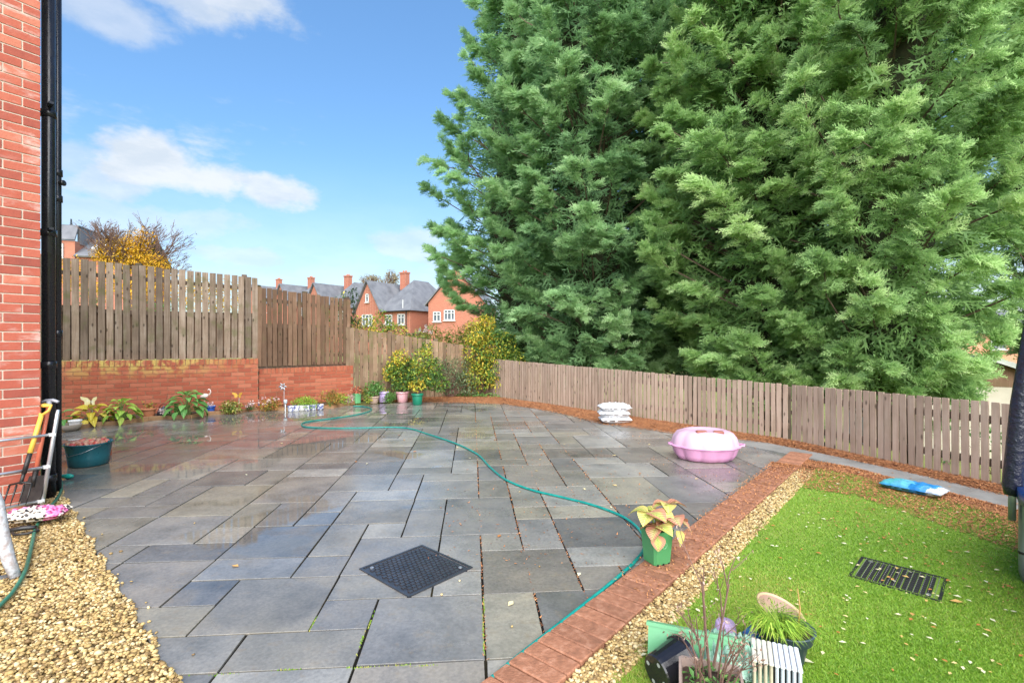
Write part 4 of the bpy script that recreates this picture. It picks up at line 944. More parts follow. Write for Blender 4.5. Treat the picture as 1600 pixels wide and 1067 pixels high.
butterfly('orange butterfly ornament above the variegated plant', 372.5, 617.5, 9.35, 16, M_bfly2, 643)
p = P(320, 640, 9.12); t = thing('flamingo_ornament', 'white flamingo ornament on one thin leg beside the largest hosta', 'ornament', (p.x, p.y, .04))
M_fl = mat('flamingo_paint', [(.72, .5, .45), (.8, .74, .7)], 12, .5, bump=.1, jit=0)
MB().tube([(-.085, 0, .29), (-.05, 0, .295), (0, 0, .31), (.04, 0, .32), (.06, 0, .33)], [.006, .03, .045, .034, .012], 10).build('body', M_fl, t, True)
MB().tube([(.04, 0, .32), (.09, 0, .34), (.11, 0, .38), (.1, 0, .42), (.075, 0, .432), (.055, 0, .42)], [.014, .011, .009, .009, .012, .009], 8).tube([(.058, 0, .423), (.045, 0, .4)], [.007, .002], 6).build('neck', M_fl, t, True)
MB().tube([(0, 0, 0), (0, 0, .29)], .005, 6).build('leg', plastic((.6, .35, .33), .5), t)
p = G(383, 642); t = thing('mushroom_ornament', 'small cream mushroom stake ornament left of the second blue pot', 'ornament', (p.x, p.y+.02, .02))
MB().lathe([(.016, 0), (.012, .14), (.012, .15)], 10, cap=(True, True)).build('stalk', plastic((.7, .6, .35), .6), t, True); MB().lathe([(.004, .2), (.03, .19), (.045, .16), (.04, .15), (.01, .145)], 12, cap=(True, True)).build('cap', plastic((.72, .62, .45), .6), t, True)
p = G(442, 641); t = thing('windmill_stake', 'chrome flower windmill on a stake at the bed corner', 'ornament', (p.x, p.y+.05, .02))
MB().tube([(0, 0, 0), (0, 0, .44)], .006, 6).build('stake', M_metal, t)
for k in range(6): a = k*pi/3; MB().lathe([(.004, -.035), (.022, 0), (.004, .035)], 8, (cos(a)*.045-.02, -.02, .44+sin(a)*.045), Matrix.Rotation(-a+pi/2, 3, 'Y') @ Matrix.Diagonal((1, .35, 1))).build('petal', M_alu, t, True)
p = G(446, 641.5); t = thing('solar_light', 'grey solar stake light standing beside the chrome windmill', 'garden light', (p.x, p.y, .0))
MB().tube([(0, 0, 0), (0, 0, .13)], [.018, .014], 10).build('stake', M_alu, t); MB().lathe([(.014, .13), (.034, .15), (.036, .2), (.03, .215), (.004, .22)], 14, cap=(True, True)).build('lamp_head', plastic((.5, .55, .6), .25), t, True)
p = G(250, 652); t = thing('dead_stem', 'bare dark dead stem rising against the wall behind the kettle', 'plant', (p.x, p.y+.25, .03)); branchy('stem', (-.05, 0, 0), [(.03, 0, .42), (.07, 0, .38), (-.02, .0, .44), (.05, .02, .3)], M_twig, t, .006)
p = G(200, 645); t = thing('bare_rose_stem', 'thin bare arching stem behind the lime hosta', 'plant', (p.x, p.y+.1, .03)); branchy('stem', (0, 0, 0), [(.0, 0, .4), (-.08, 0, .42)], M_twig, t, .005)
# ---------------------------------------------------------------- hoses
M_hose = mat('hose_teal', [(.0, .15, .13), (.005, .21, .18), (.02, .27, .22)], 25, .33, jit=0, bump=.15, bscale=200); M_hose2 = mat('hose_green', [(.02, .12, .075), (.03, .17, .1)], 25, .4, jit=0, bump=.15)
def smooth_path(pts, sub=8):
    pts = [Vector(p) for p in pts]; out = []
    for i in range(len(pts)-1):
        p0, p1, p2, p3 = pts[max(0, i-1)], pts[i], pts[i+1], pts[min(len(pts)-1, i+2)]
        for k in range(sub):
            t = k/sub; out.append(.5*((2*p1)+(p2-p0)*t+(2*p0-5*p1+4*p2-p3)*t*t+(3*p1-p0-3*p2+p3)*t**3))
    out.append(pts[-1]); return out
hp_ = [(552, 634.5), (566, 635), (579, 637.5), (578, 642), (556, 648), (520, 653.5), (488, 657.5), (472, 661.5), (477, 666.5), (510, 668.5), (560, 668.5), (610, 667.5), (640, 669.5), (668, 678), (710, 692), (745, 709), (765, 729), (790, 749), (830, 765), (880, 777), (930, 790), (975, 808), (1001, 830), (1007, 853), (993, 876), (950, 914), (890, 962), (820, 1017), (760, 1066), (715, 1104), (660, 1150)]
t = thing('garden_hose', 'long teal garden hose snaking across the slate paving', 'hose', (0, 0, 0))
MB().tube(smooth_path([G(x, y, .011)+Vector((0, 0, 0)) for x, y in hp_]), .0105, 10).build('hose_tube', M_hose, t, True)
h2 = [(0, 946), (22, 922), (40, 890), (50, 850), (56, 825), (70, 800), (86, 783), (95, 768), (96, 755), (93, 747)]
t = thing('short_hose', 'green hose end on the gravel with a tap connector by the pipe', 'hose', (0, 0, 0))
MB().tube(smooth_path([G(-60, 1010, .03)]+[G(x, y, .032) for x, y in h2]), .011, 10).build('hose_tube', M_hose2, t, True)
q = G(94, 744, .03); MB().tube([q, q+Vector((.05, .005, 0)), q+Vector((.055, .005, 0)), q+Vector((.09, .01, 0)), q+Vector((.12, .012, 0))], [.016, .02, .024, .022, .01], 12).build('connector', plastic((.01, .3, .24), .4), t, True)
# ---------------------------------------------------------------- covers
mc = [G(560, 889, 0), G(661, 852, 0), G(737, 887, 0), G(640, 934, 0)]
ctr = sum(mc, Vector())/4; ax1 = ((mc[1]-mc[0])+(mc[2]-mc[3])).normalized(); ay1 = Vector((-ax1.y, ax1.x, 0))
la = ((mc[1]-mc[0]).length+(mc[2]-mc[3]).length)/2; lb = ((mc[3]-mc[0]).length+(mc[2]-mc[1]).length)/2
M_cover = mat('cover_black', [(.02, .022, .027), (.038, .04, .048)], 12, .3, jit=.05, bump=.1, rr=.12)
M_cover2 = mat('cover_black_dry', [(.008, .008, .009), (.016, .016, .016)], 12, .65, jit=.05, bump=.1)
def cover(label, c, an, la, lb, top, tilesx, tilesy, m, long=1.9, staggered=True, stitch=False, name='drain_cover'):
    t = thing(name, label, 'drain cover', (c.x, c.y, top), an)
    fr = MB(); fw = .014
    for (x, y, sx, sy) in ((0, lb/2-fw/2, la, fw), (0, -lb/2+fw/2, la, fw), (la/2-fw/2, 0, fw, lb-2*fw), (-la/2+fw/2, 0, fw, lb-2*fw)): fr.box((x, y, -.012), (sx, sy, .03))
    fr.build('frame', m, t); MB().box((0, 0, -.012), (la-2*fw-.006, lb-2*fw-.006, .018)).build('plate', m, t)
    st = MB(); iw, ih = la-2*fw-.03, lb-2*fw-.03
    for j in range(tilesy):
        for i in range(tilesx):
            x = -iw/2+(i+.5+(.5 if staggered and j % 2 else 0)*.98)*iw/(tilesx+.5); y = -ih/2+(j+.5)*ih/tilesy
            st.cbox((x, y, 0), (iw/(tilesx+.5)*.8, ih/tilesy*.74, .006), .0012)
    tag(st.build('studs', m, t), kind='stuff')
    for sx, sy in ((-1, 1), (1, -1)): MB().lathe([(.012, -.004), (.012, .003), (.005, .003), (.004, -.002)], 12, (sx*(la/2-.055), sy*(lb/2-.05), .002), cap=(False, True)).build('keyhole', M_metal, t)
    return t
cover('black chequered manhole cover set square in the slate paving', ctr, atan2(ax1.y, ax1.x), la, lb, .004, 13, 14, M_cover)
# slabs under the cover
cc = cover_c; ctr2 = sum(cc, Vector())/4; ax2 = ((cc[1]-cc[0])+(cc[2]-cc[3])).normalized(); la2 = ((cc[1]-cc[0]).length+(cc[2]-cc[3]).length)/2; lb2 = ((cc[3]-cc[0]).length+(cc[2]-cc[1]).length)/2
t = cover('black drain cover with rows of pale stitches sunk in the turf', ctr2, atan2(ax2.y, ax2.x), la2, lb2, .006, 13, 10, M_cover2, staggered=False, name='lawn_drain_cover')
st = MB()
for i in range(13):
    for j in range(12): st.box((-la2/2+.03+(la2-.06)*i/12, -lb2/2+.028+(lb2-.056)*j/11, .0035), (.0022, (lb2-.06)/12*.5, .004))
tag(st.build('stitch_marks', plastic((.2, .2, .19), .6), t), kind='stuff')
# ---------------------------------------------------------------- sandpit, sacks, lawn bag
M_pink = mat('pink_plastic', [(.55, .24, .42), (.6, .29, .47), (.62, .31, .49)], 5, .32, jit=0, bump=.03); M_pink2 = mat('pale_pink_plastic', [(.5, .31, .41), (.54, .35, .45), (.56, .37, .47)], 5, .35, jit=0, bump=.03)
p = G(1114, 724); t = thing('shell_sandpit', 'pink clam shell sandpit with its lid on, standing on the paving', 'sandpit', (p.x, p.y+.24, 0), -.12)
sc_ = lambda a, z: 1-.055*abs(sin(a*6.5+.3))**.6*(-1)-.06
MB().lathe([(.24, 0), (.30, .01), (.335, .06), (.36, .13), (.372, .15)], 104, sx=1, sy=.82, mod=lambda a, z: .93+.09*abs(sin(a*5))**.7, cap=(True, False)).build('tray', M_pink, t, True)
MB().lathe([(.37, .148), (.385, .152), (.39, .16), (.385, .168), (.37, .172)], 104, sx=1, sy=.82, mod=lambda a, z: .965+.045*abs(sin(a*5)), cap=(True, True)).build('rim', M_pink, t, True)
MB().lathe([(.37, .17), (.365, .2), (.345, .26), (.305, .31), (.24, .335), (.2, .335), (.17, .322), (.0, .318)], 104, sx=1, sy=.82, mod=lambda a, z: .95+.06*abs(sin(a*5))*(1 if z < .33 else .3), cap=(False, False)).build('lid', M_pink2, t, True)
M_brownp = plastic((.25, .085, .06), .5)
for x, a, sx in ((-.075, .1, .125), (.11, -.15, .115)): MB().cbox((x, -.155, .333), (sx, .07, .03), .012, Matrix.Rotation(a, 3, 'Z')).build('grip_pad', M_brownp, t)
MB().tube([(.365, -.05, .16), (.42, -.05, .165), (.44, -.0, .17), (.42, .05, .165), (.365, .05, .16)], .011, 8).build('handle', M_pink, t, True)
MB().tube([(-.36, -.05, .16), (-.4, -.03, .165), (-.4, .03, .165), (-.36, .05, .16)], .012, 8).build('latch', M_pink, t, True)
def sack(name, label, loc, rz, lx, ly, lz, m, seed, group=None, wr=.01):
    nx, ny = 34, 22; b = MB(); top, bot = [], []
    for j in range(ny+1):
        for i in range(nx+1):
            u, v = i/nx*2-1, j/ny*2-1; k = (max(0, 1-abs(u)**3.2)*max(0, 1-abs(v)**3.2))**.42
            wx = 1-.06*k*0+.03*mnoise.noise((v*3, seed, u)); x, y = u*lx/2*wx, v*ly/2*(1+.04*mnoise.noise((u*3, seed, 4)))
            nn = mnoise.noise((u*4+seed, v*4, 1))*wr*1.1+mnoise.noise((u*9, v*8+seed, 5))*wr*.8-abs(mnoise.noise((u*5+v*3, v*6-u*2, seed)))*wr*1.1
            top.append((x, y, lz*.5+(lz*.5)*k+nn*(.4+.6*k))); bot.append((x, y, lz*.5-(lz*.5)*k+abs(nn)*.2))
    n = nx+1; q = lambda i, j, o: o+j*n+i; m0 = len(top); fs = []
    for j in range(ny):
        for i in range(nx): fs += [(q(i, j, 0), q(i+1, j, 0), q(i+1, j+1, 0), q(i, j+1, 0)), (q(i, j+1, m0), q(i+1, j+1, m0), q(i+1, j, m0), q(i, j, m0))]
    ed = [(i, 0) for i in range(nx)]+[(nx, j) for j in range(ny)]+[(i, ny) for i in range(nx, 0, -1)]+[(0, j) for j in range(ny, 0, -1)]
    for a, (i, j) in enumerate(ed):
        i2, j2 = ed[(a+1) % len(ed)]; fs.append((q(i, j, m0), q(i2, j2, m0), q(i2, j2, 0), q(i, j, 0)))
    b.add(top+bot, fs); o = b.build(name, m, None, True, loc, (0, 0, rz)); return o
M_sack = mat('white_poly_sack', [(.46, .48, .5), (.6, .61, .63), (.66, .66, .67)], 16, .38, jit=.03, bump=.5, bscale=26)
p = G(963, 663); g = 'white sacks stacked by the low fence'
for i, (l, dx, rz) in enumerate((('bottom white plastic sack of the stack on the paving', .01, .05), ('middle white plastic sack of the stack on the paving', -.015, -.04), ('top white plastic sack of the stack by the low fence', .0, .08))):
    o = sack('white_sack', l, (p.x+dx, p.y+.16, .004+i*.1), rz, .5, .34, .125, M_sack, i*3.3+1, g, .026); tag(o, l, 'sack', g)
# printed bag lying on the lawn
mbag, nt_, b_, o_, geo_, oi_ = base('printed_bag'); tc_ = nt_.nodes.new('ShaderNodeTexCoord'); sp_ = nt_.nodes.new('ShaderNodeSeparateXYZ'); nt_.links.new(tc_.outputs['Object'], sp_.inputs[0])
nb = noise(nt_, tc_.outputs['Object'], 9, 3); xx = smath(nt_, 'ADD', sp_.outputs[0], smath(nt_, 'MULTIPLY', smath(nt_, 'SUBTRACT', nb, .5), .5))
c_ = ramp(nt_, smath(nt_, 'ADD', xx, .5), [(.0, .55, .6, .62), (.2, .07, .33, .36), (.36, .1, .36, .48), (.5, .02, .18, .42), (.62, .08, .28, .5), (.68, .6, .62, .62), (.86, .6, .6, .6)], True)
yy = smath(nt_, 'ADD', sp_.outputs[1], smath(nt_, 'MULTIPLY', nb, .05)); c_ = mixcol(nt_, smath(nt_, 'MULTIPLY', maprange(nt_, yy, -.06, -.11, 0, 1), maprange(nt_, xx, .2, .26, 0, 1)), c_, (.75, .62, .03))
wv_ = smath(nt_, 'SINE', smath(nt_, 'MULTIPLY', sp_.outputs[1], 105)); c_ = mixcol(nt_, smath(nt_, 'MULTIPLY', maprange(nt_, wv_, .2, .5, 0, .8), smath(nt_, 'MULTIPLY', maprange(nt_, xx, .17, .19, 0, 1), maprange(nt_, nb, .5, .56, 1, 0))), c_, (.05, .1, .25))
c_ = mixcol(nt_, maprange(nt_, sp_.outputs[1], -.1, -.13, 0, .8), c_, (.02, .16, .5))
nt_.links.new(c_, b_.inputs['Base Color']); b_.inputs['Roughness'].default_value = .3
a_, q_ = G(1392, 765), G(1488, 786); d = q_-a_; cpt = (a_+q_)/2+Vector((.02, .1, 0))
o = sack('compost_bag', '', (cpt.x, cpt.y, .01), atan2(d.y, d.x)+.05, d.length*1.02, .24, .085, mbag, 7.7, None, .012); tag(o, 'blue and white printed plastic bag lying slack on the lawn edge', 'bag')
# ---------------------------------------------------------------- tools and oddments by the pipe
def along(a, q, t): return Vector(a).lerp(Vector(q), t)
M_yellow = plastic((.72, .40, .06), .45); M_redh = plastic((.62, .16, .09), .4); M_iron = mat('tool_iron', [(.02, .02, .022), (.06, .055, .05)], 14, .45, metal=.6, bump=.2); M_greyp = plastic((.36, .36, .4), .45)
a, q = P(22, 790, 3.78)+Vector((0, 0, .0)), P(70, 632, 4.08)
def base_obj(name, label, cat, a): return thing(name, label, cat, a)
t = base_obj('garden_fork', 'garden fork with yellow D-handle leaning on the brick corner', 'fork', a); d = q-a; u = d.normalized(); sd = Vector((0, 1, 0)).cross(u).normalized()
MB().tube([d*.3, d*.52], [.016, .017], 10).build('socket', M_iron, t, True); MB().tube([d*.5, d*.9], [.018, .016], 10).build('shaft', M_yellow, t, True)
MB().tube([d*.885, d*.93-sd*.05, d*.985-sd*.055, d*1.0, ], .011, 8).tube([d*.885, d*.93+sd*.05, d*.985+sd*.055, d*1.0], .011, 8).tube([d*.985-sd*.055, d*.985+sd*.055], .012, 8).build('handle', M_yellow, t, True)
MB().tube([d*.2-sd*.085, d*.22, d*.2+sd*.085], .008, 6).tube([d*.2, d*.32], .012, 8).build('crosspiece', M_iron, t, True)
for k in (-.085, -.03, .03, .085): MB().tube([d*.2+sd*k, d*.1+sd*k*1.02, d*0+sd*k*1.03], [.007, .006, .002], 6).build('tine', M_iron, t, True)
a, q = P(45, 792, 3.93), P(78, 624, 4.16)
t = base_obj('garden_spade', 'spade with a red shaft and grey T-handle leaning by the downpipe', 'spade', a); d = q-a; u = d.normalized(); sd = Vector((0, 1, 0)).cross(u).normalized(); fw = sd.cross(u).normalized()
MB().tube([d*.33, d*.96], .0155, 10).build('shaft', M_redh, t, True); MB().tube([d*.18, d*.34], [.02, .018], 10).build('socket', M_iron, t, True)
MB().tube([d*.93, d*.985], .019, 10).tube([d*.985-sd*.075-u*.012, d*.99-sd*.03, d*.99+sd*.03, d*.985+sd*.075-u*.012], [.012, .014, .014, .012], 8).build('handle', M_greyp, t, True)
b = MB(); bl = [(-.085, .24), (.085, .24), (.088, .1), (.07, .02), (0, 0), (-.07, .02), (-.088, .1)]; ft = [sd*x+u*y for x, y in bl]; n = len(ft)
b.add([v+fw*.002 for v in ft]+[v-fw*.002 for v in ft], [tuple(range(n)), tuple(range(2*n-1, n-1, -1))]+[(i, n+i, n+(i+1) % n, (i+1) % n) for i in range(n)]); b.build('blade', M_iron, t)
# aluminium rack leaning on the wall (one upright and three rungs in view)
a, q = P(64, 798, 3.95), P(91, 640, 4.1); t = base_obj('aluminium_ladder', 'aluminium ladder leaning on the brick wall, one rail and rungs in view', 'ladder', a); d = q-a
left = -HX*.62-Vector((0, 0, .0))
for k, nm in ((0, 'rail'), (1, 'rail')): MB().tube([left*k, left*k+d*.95, left*k+d*1.0], [.015, .015, .012], 10).build(nm, M_alu, t, True)
for f in (.1, .43, .75): MB().tube([d*f+left*1.0, d*f+left*.5, d*f], .011, 10).build('rung', M_alu, t, True); 
for f in (.1, .43, .75): MB().box(d*f+left*.02, (.04, .03, .024), Matrix.Rotation(HA, 3, 'Z')).build('rung_cap', M_white, t)
# patterned cloth bundle with grip
mlp, nt_, b_, o_, geo_, oi_ = base('patterned_cloth'); vo = nt_.nodes.new('ShaderNodeTexVoronoi'); vo.inputs['Scale'].default_value = 42; nt_.links.new(geo_.outputs['Position'], vo.inputs['Vector'])
spots = ramp(nt_, vo.outputs['Distance'], [(.2, .03, .025, .025), (.42, .06, .05, .05), (.5, .7, .62, .5), (.8, .75, .7, .62)]); sp_ = nt_.nodes.new('ShaderNodeSeparateXYZ'); nt_.links.new(geo_.outputs['Position'], sp_.inputs[0])
pk = ramp(nt_, vo.outputs['Distance'], [(.2, .25, .02, .1), (.45, .7, .12, .34), (.7, .75, .3, .5)])
nt_.links.new(mixcol(nt_, maprange(nt_, noise(nt_, geo_.outputs['Position'], 5, 2), .47, .53), spots, pk), b_.inputs['Base Color']); b_.inputs['Roughness'].default_value = .6
p = G(44, 826); o = sack('kneeling_pad', '', (p.x, p.y+.06, .045), .35, .36, .22, .085, mlp, 2.2, None, .018); tag(o, 'leopard and pink patterned cushion dropped on the gravel by the tools', 'cushion')
p = G(42, 836); t = thing('hand_fork', 'black hand tool with a hooped grip below the patterned cushion', 'hand tool', (p.x, p.y, .02), .3)
MB().tube([(-.14, 0, .02), (-.02, .01, .03), (.05, 0, .03)], [.014, .018, .015], 8).build('grip', M_black, t, True); MB().tube([(.05, 0, .02), (.09, -.05, .02), (.05, -.09, .02), (-.03, -.08, .015), (-.06, -.04, .02)], .009, 8).build('hoop', M_iron, t, True)
# weathered tubular frame leg at the left edge
mfr = mat('flaking_paint', [(.3, .31, .33), (.46, .47, .49), (.2, .1, .06)], 18, .6, jit=0, bump=.7, bscale=40)
p = G(22, 905); t = thing('old_metal_chair', 'old metal chair with flaking grey paint, one leg in view at the left edge', 'chair', (p.x, p.y, .012))
dl = Vector((-.95, -.55, 0)).normalized()
for k in (0, .42):
    o_ = dl*k
    MB().tube([o_+Vector((.01, 0, .0)), o_+Vector((-.03, 0, .1)), o_+Vector((-.065, .0, .24)), o_+Vector((-.095, 0, .42)), o_+Vector((-.13, 0, .5))], [.026, .03, .031, .03, .028], 10).build('leg', mfr, t, True)
MB().tube([Vector((-.03, 0, .0)), dl*.45+Vector((0, 0, .0))], .018, 8).build('foot_bar', M_metal, t, True)
MB().cbox(dl*.25+Vector((-.2, -.16, .5)), (.5, .42, .03), .008, Matrix.Rotation(.5, 3, 'Z')).build('seat', mfr, t)
# teal tub with windfall fruit
p = G(118, 733); t = thing('tub', 'dark teal plastic tub of fallen red apples beside the black pipe', 'tub', (p.x-.03, p.y+.2, 0))
mt = plastic((.015, .11, .135), .35)
MB().lathe([(.15, 0), (.175, .01), (.185, .1), (.205, .235), (.215, .24), (.212, .25), (.198, .245), (.19, .2)], 28, cap=(True, True)).build('body', mt, t, True)
MB().tube([(.21, -.02, .235), (.235, -.03, .25), (.25, -.04, .27)], .008, 6).build('lug', mt, t); MB().tube([(-.19, -.09, .2), (-.05, -.2, .13), (.1, -.2, .17), (.2, -.08, .23)], .003, 5).build('bail_handle', M_metal, t, True)
M_apple = mat('windfall_fruit', [(.3, .03, .03), (.5, .08, .06), (.55, .35, .22), (.2, .06, .04)], 9, .4, jit=.3, bump=.2)
ap = MB().lathe([(.004, .036), (.02, .04), (.034, .02), (.035, 0), (.026, -.025), (.006, -.032)], 10, cap=(True, True)).mesh('windfall_apple', M_apple, True)
for k in range(34):
    a = k*2.4; r = .165*sqrt((k+.5)/34); o = link('windfall_apple', ap, None, (t.location.x+cos(a)*r, t.location.y+sin(a)*r, .215+.035*(1-r/.17)+R.uniform(0, .02)), (R.uniform(-2, 2), R.uniform(-2, 2), 0), (R.uniform(.7, 1.05),)*3); tag(o, 'small red fallen apple in the heap inside the teal tub', 'apple', 'apples heaped in the teal tub')
p = G(146, 716); o = MB().cbox((0, 0, .035), (.215, .1, .065), .004).build('loose_brick', M_wbrick, None, False, (p.x-.02, p.y+.1, 0), (0, 0, .3)); tag(o, 'loose red brick lying on the paving behind the teal tub', 'brick')
p = G(102, 676); t = thing('stone_trough', 'low stone bowl at the bed edge beside the black pipe', 'bowl', (p.x-.12, p.y+.15, 0)); MB().lathe([(.12, 0), (.16, .03), (.19, .1), (.17, .1), (.14, .06)], 18, cap=(True, True)).build('bowl', plastic((.34, .28, .22), .85), t, True)
# ---------------------------------------------------------------- hydrangea in the square green pot
p = G(1031, 884, .02); t = thing('potted_hydrangea', 'square green pot of lime and pink hydrangea leaves on the brick edging', 'potted plant', (p.x, p.y+.06, .024), .38)
M_gpot = plastic((.065, .26, .095), .45)
sq = lambda h: [(-h, -h), (h, -h), (h, h), (-h, h)]
def sqring(h, z, c=.012): return [(-h+c, -h, z), (h-c, -h, z), (h, -h+c, z), (h, h-c, z), (h-c, h, z), (-h+c, h, z), (-h, h-c, z), (-h, -h+c, z)]
MB().loft([sqring(.058, 0), sqring(.06, .004), sqring(.071, .17), sqring(.074, .171), sqring(.076, .2), sqring(.071, .2), sqring(.068, .17)]).build('pot', M_gpot, t)
MB().loft([sqring(.069, .175), sqring(.03, .185)]).build('soil', M_soil, t)
b = MB(); b.tube([(cos(a)*.018, -.0685-.0014, .118+sin(a)*.018) for a in [2*pi*i/18 for i in range(19)]], .0022, 5); b.tube([(-.008, -.069, .108), (0, -.0692, .13), (.008, -.069, .108)], .002, 5).build('emblem', plastic((.2, .5, .25), .4), t)
for x in (-.04, .0, .04): MB().box((x, -.0585, .003), (.012, .006, .012)).build('drain_slot', M_black, t)
_h = [leaf_mesh(M_hyd, 'leaf', 1, .96, .18, .22, 8), leaf_mesh(M_hyd2, 'leaf', 1, .94, .2, .3, 8)]
sb = MB()
heads = [((-.075, -.02, .31), 0, 1, 5), ((-.045, -.06, .235), 0, 0, 5), ((.075, -.05, .27), .4, 0, 6), ((.11, .04, .32), .6, 0, 5), ((.0, .02, .29), .2, 1, 4)]
for (hx, hy, hz), a0, kind, nl in heads:
    sb.tube([(0, 0, .17), (hx*.5, hy*.5, .17+(hz-.17)*.6), (hx, hy, hz)], .005, 6)
    for i in range(nl):
        a = a0+i*2*pi/nl+R.uniform(-.3, .3); s = R.uniform(.10, .135); e = R.uniform(-.15, .5)
        link('leaf', _h[kind if R.random() < .85 else 1-kind], t, (hx, hy, hz), (R.uniform(-.2, .2), e, a), (s, s, s))
for (x, y, z, a, e, k) in ((-.07, -.09, .2, -2.0, 1.0, 0), (.06, -.1, .21, -1.2, 1.0, 1)): link('leaf', _h[k], t, (x, y, z), (0, e, a), (.09, .09, .09))
sb.build('stem', M_stem, t)
# ---------------------------------------------------------------- clutter of pots on the lawn, bottom right
M_trough = plastic((.12, .34, .17), .4)
def trough(label, a, q, wd, dp, roll, m, name='planter_trough'):
    d = q-a; ln = d.length; an = atan2(d.y, d.x); t = thing(name, label, 'planter', a, an); M_ = Matrix.Rotation(roll, 3, 'X')
    c = Vector((0, 0, dp/2)); rings = []
    for x, k in ((0, .0), (.01, .012), (ln-.012, .012), (ln, 0)):
        rings.append([M_ @ Vector((x, y, z)) for y, z in ((-wd/2+.02, 0), (wd/2-.02, 0), (wd/2, dp), (-wd/2, dp))])
    outer = MB().loft(rings); 
    outer.build('body', m, t)
    rm = MB()
    for (x0, x1, y, sy) in ((-.008, ln+.008, wd/2+.004, .014), (-.008, ln+.008, -wd/2-.004, .014)): rm.box(M_ @ Vector(((x0+x1)/2, y, dp-.012)), (x1-x0, sy, .03), M_)
    rm.build('rim', m, t)
    rb = MB()
    for f in (.74, .8, .86): rb.box(M_ @ Vector((ln*f, -wd/2+.002, dp/2)), (.01, .012, dp*.96), M_)
    for f in (.74, .8, .86): rb.box(M_ @ Vector((ln*f, 0, -.003)), (.01, wd*.86, .012), M_)
    rb.build('rib', m, t); return t
trough('long green plastic planter lying on its side at the lawn edge', Vector((.615, 2.19, .068)), Vector((.96, 2.06, .068)), .13, .16, radians(74), M_trough)
# crumpled green sheet
M_film = mat('crumpled_film', [(.12, .25, .18), (.2, .36, .26), (.34, .44, .38)], 30, .35, bump=.7, bscale=35, jit=0)
p = G(1150, 1085); o = sack('green_bag', '', (p.x+.03, p.y+.07, .01), -.4, .25, .22, .15, M_film, 5.1, None, .05); tag(o, 'crumpled pale green plastic bag behind the twiggy plant', 'bag')
# black pot on its side
p = G(1050, 1082); t = thing('black_pot', 'glossy black nursery pot lying on its side', 'plant pot', (p.x+.0, p.y+.03, .085)); Mr = Matrix.Rotation(radians(-62), 3, 'Z') @ Matrix.Rotation(radians(80), 3, 'Y') @ Matrix.Identity(3)
Mr = Matrix.Rotation(radians(28), 3, 'Z') @ Matrix.Rotation(radians(84), 3, 'Y')
mbk = plastic((.012, .012, .016), .18)
MB().lathe([(.0, -.07), (.062, -.07), (.066, -.064), (.08, .06), (.086, .062), (.087, .08), (.08, .08), (.076, .05), (.06, -.055), (0, -.06)], 24, M=Mr, cap=(False, False)).build('pot', mbk, t, False)
for k in range(4): a = k*pi/2+.4; MB().lathe([(.009, -.0715), (.004, -.0717)], 8, M=Mr, c=Mr @ Vector((cos(a)*.045, sin(a)*.045, 0)), cap=(False, True)).build('drain_hole', plastic((.3, .32, .3), .6), t)
# taupe planter with twiggy dying plant
p = G(1122, 1155); M_taupe = plastic((.33, .24, .2), .55)
t = thing('twiggy_planter', 'taupe square planter with a bare twiggy plant, at the bottom edge', 'potted plant', (p.x, p.y+.06, 0), -.32)
MB().loft([sqring(.075, 0), sqring(.1, .15), sqring(.106, .151), sqring(.107, .166), sqring(.098, .166), sqring(.09, .11)]).build('pot', M_taupe, t)
MB().loft([sqring(.096, .135), sqring(.03, .15)]).build('soil', M_soil, t)
def twigs(b, a, d, ln, r, depth, rr):
    q = a+d*ln; mid = a.lerp(q, .5)+Vector((rr.gauss(0, .03), rr.gauss(0, .03), 0))*ln; b.tube([a, mid, q], [r, r*.75, r*.5], 4, False)
    tips.append(q)
    if depth:
        for _ in range(rr.choice((2, 2, 3))):
            e = (d+Vector((rr.gauss(0, .45), rr.gauss(0, .45), rr.gauss(.1, .3)))).normalized(); twigs(b, a.lerp(q, rr.uniform(.45, 1)), e, ln*rr.uniform(.4, .7), r*.55, depth-1, rr)
tips = []; b = MB(); rr = random.Random(2)
for k in range(13): 
    a = rr.uniform(0, 6.28); twigs(b, Vector((cos(a)*.05, sin(a)*.05, .14)), Vector((cos(a)*.6*rr.random(), sin(a)*.6*rr.random(), 1)).normalized(), rr.uniform(.10, .2), .0035, 2, rr)
twigs(b, Vector((0, .02, .14)), Vector((-.08, .1, 1)).normalized(), .34, .006, 2, rr); twigs(b, Vector((.01, .02, .2)), Vector((.22, .3, 1)).normalized(), .28, .005, 2, rr)
b.build('twigs', M_twig, t)
leaf_cloud('withered_leaves', [(q.x, q.y, q.z, .012, .012, .015, R.random()) for q in tips], 240, (.008, .02), leafmat('withered_leaf', [(.1, .2, .12, .08), (.5, .4, .26, .2), (.9, .55, .4, .33)]), t)
leaf_cloud('base_leaves', [(0, 0, .15, .09, .09, .03, .5)], 200, (.015, .04), M_green, t)
# ribbed pale planter stood on end
p = G(1222, 1100); t = thing('ribbed_planter', 'cream and white ribbed plastic trays standing on edge in a row', 'plastic trays', (p.x-.07, p.y+.05, 0), -.42)
for k in range(9):
    c = (.42, .38, .28) if k < 4 else (.46, .5, .55); MB().cbox((k*.0185-.01, 0, .085+R.uniform(-.003, .003)), (.011, .15, .17), .004).build('tray', plastic(c, .4), t)
for k in range(9): MB().cbox((k*.0185-.01, 0, .172), (.016, .156, .008), .003).build('tray_lip', plastic((.55, .52, .43) if k < 4 else (.58, .6, .63), .4), t)
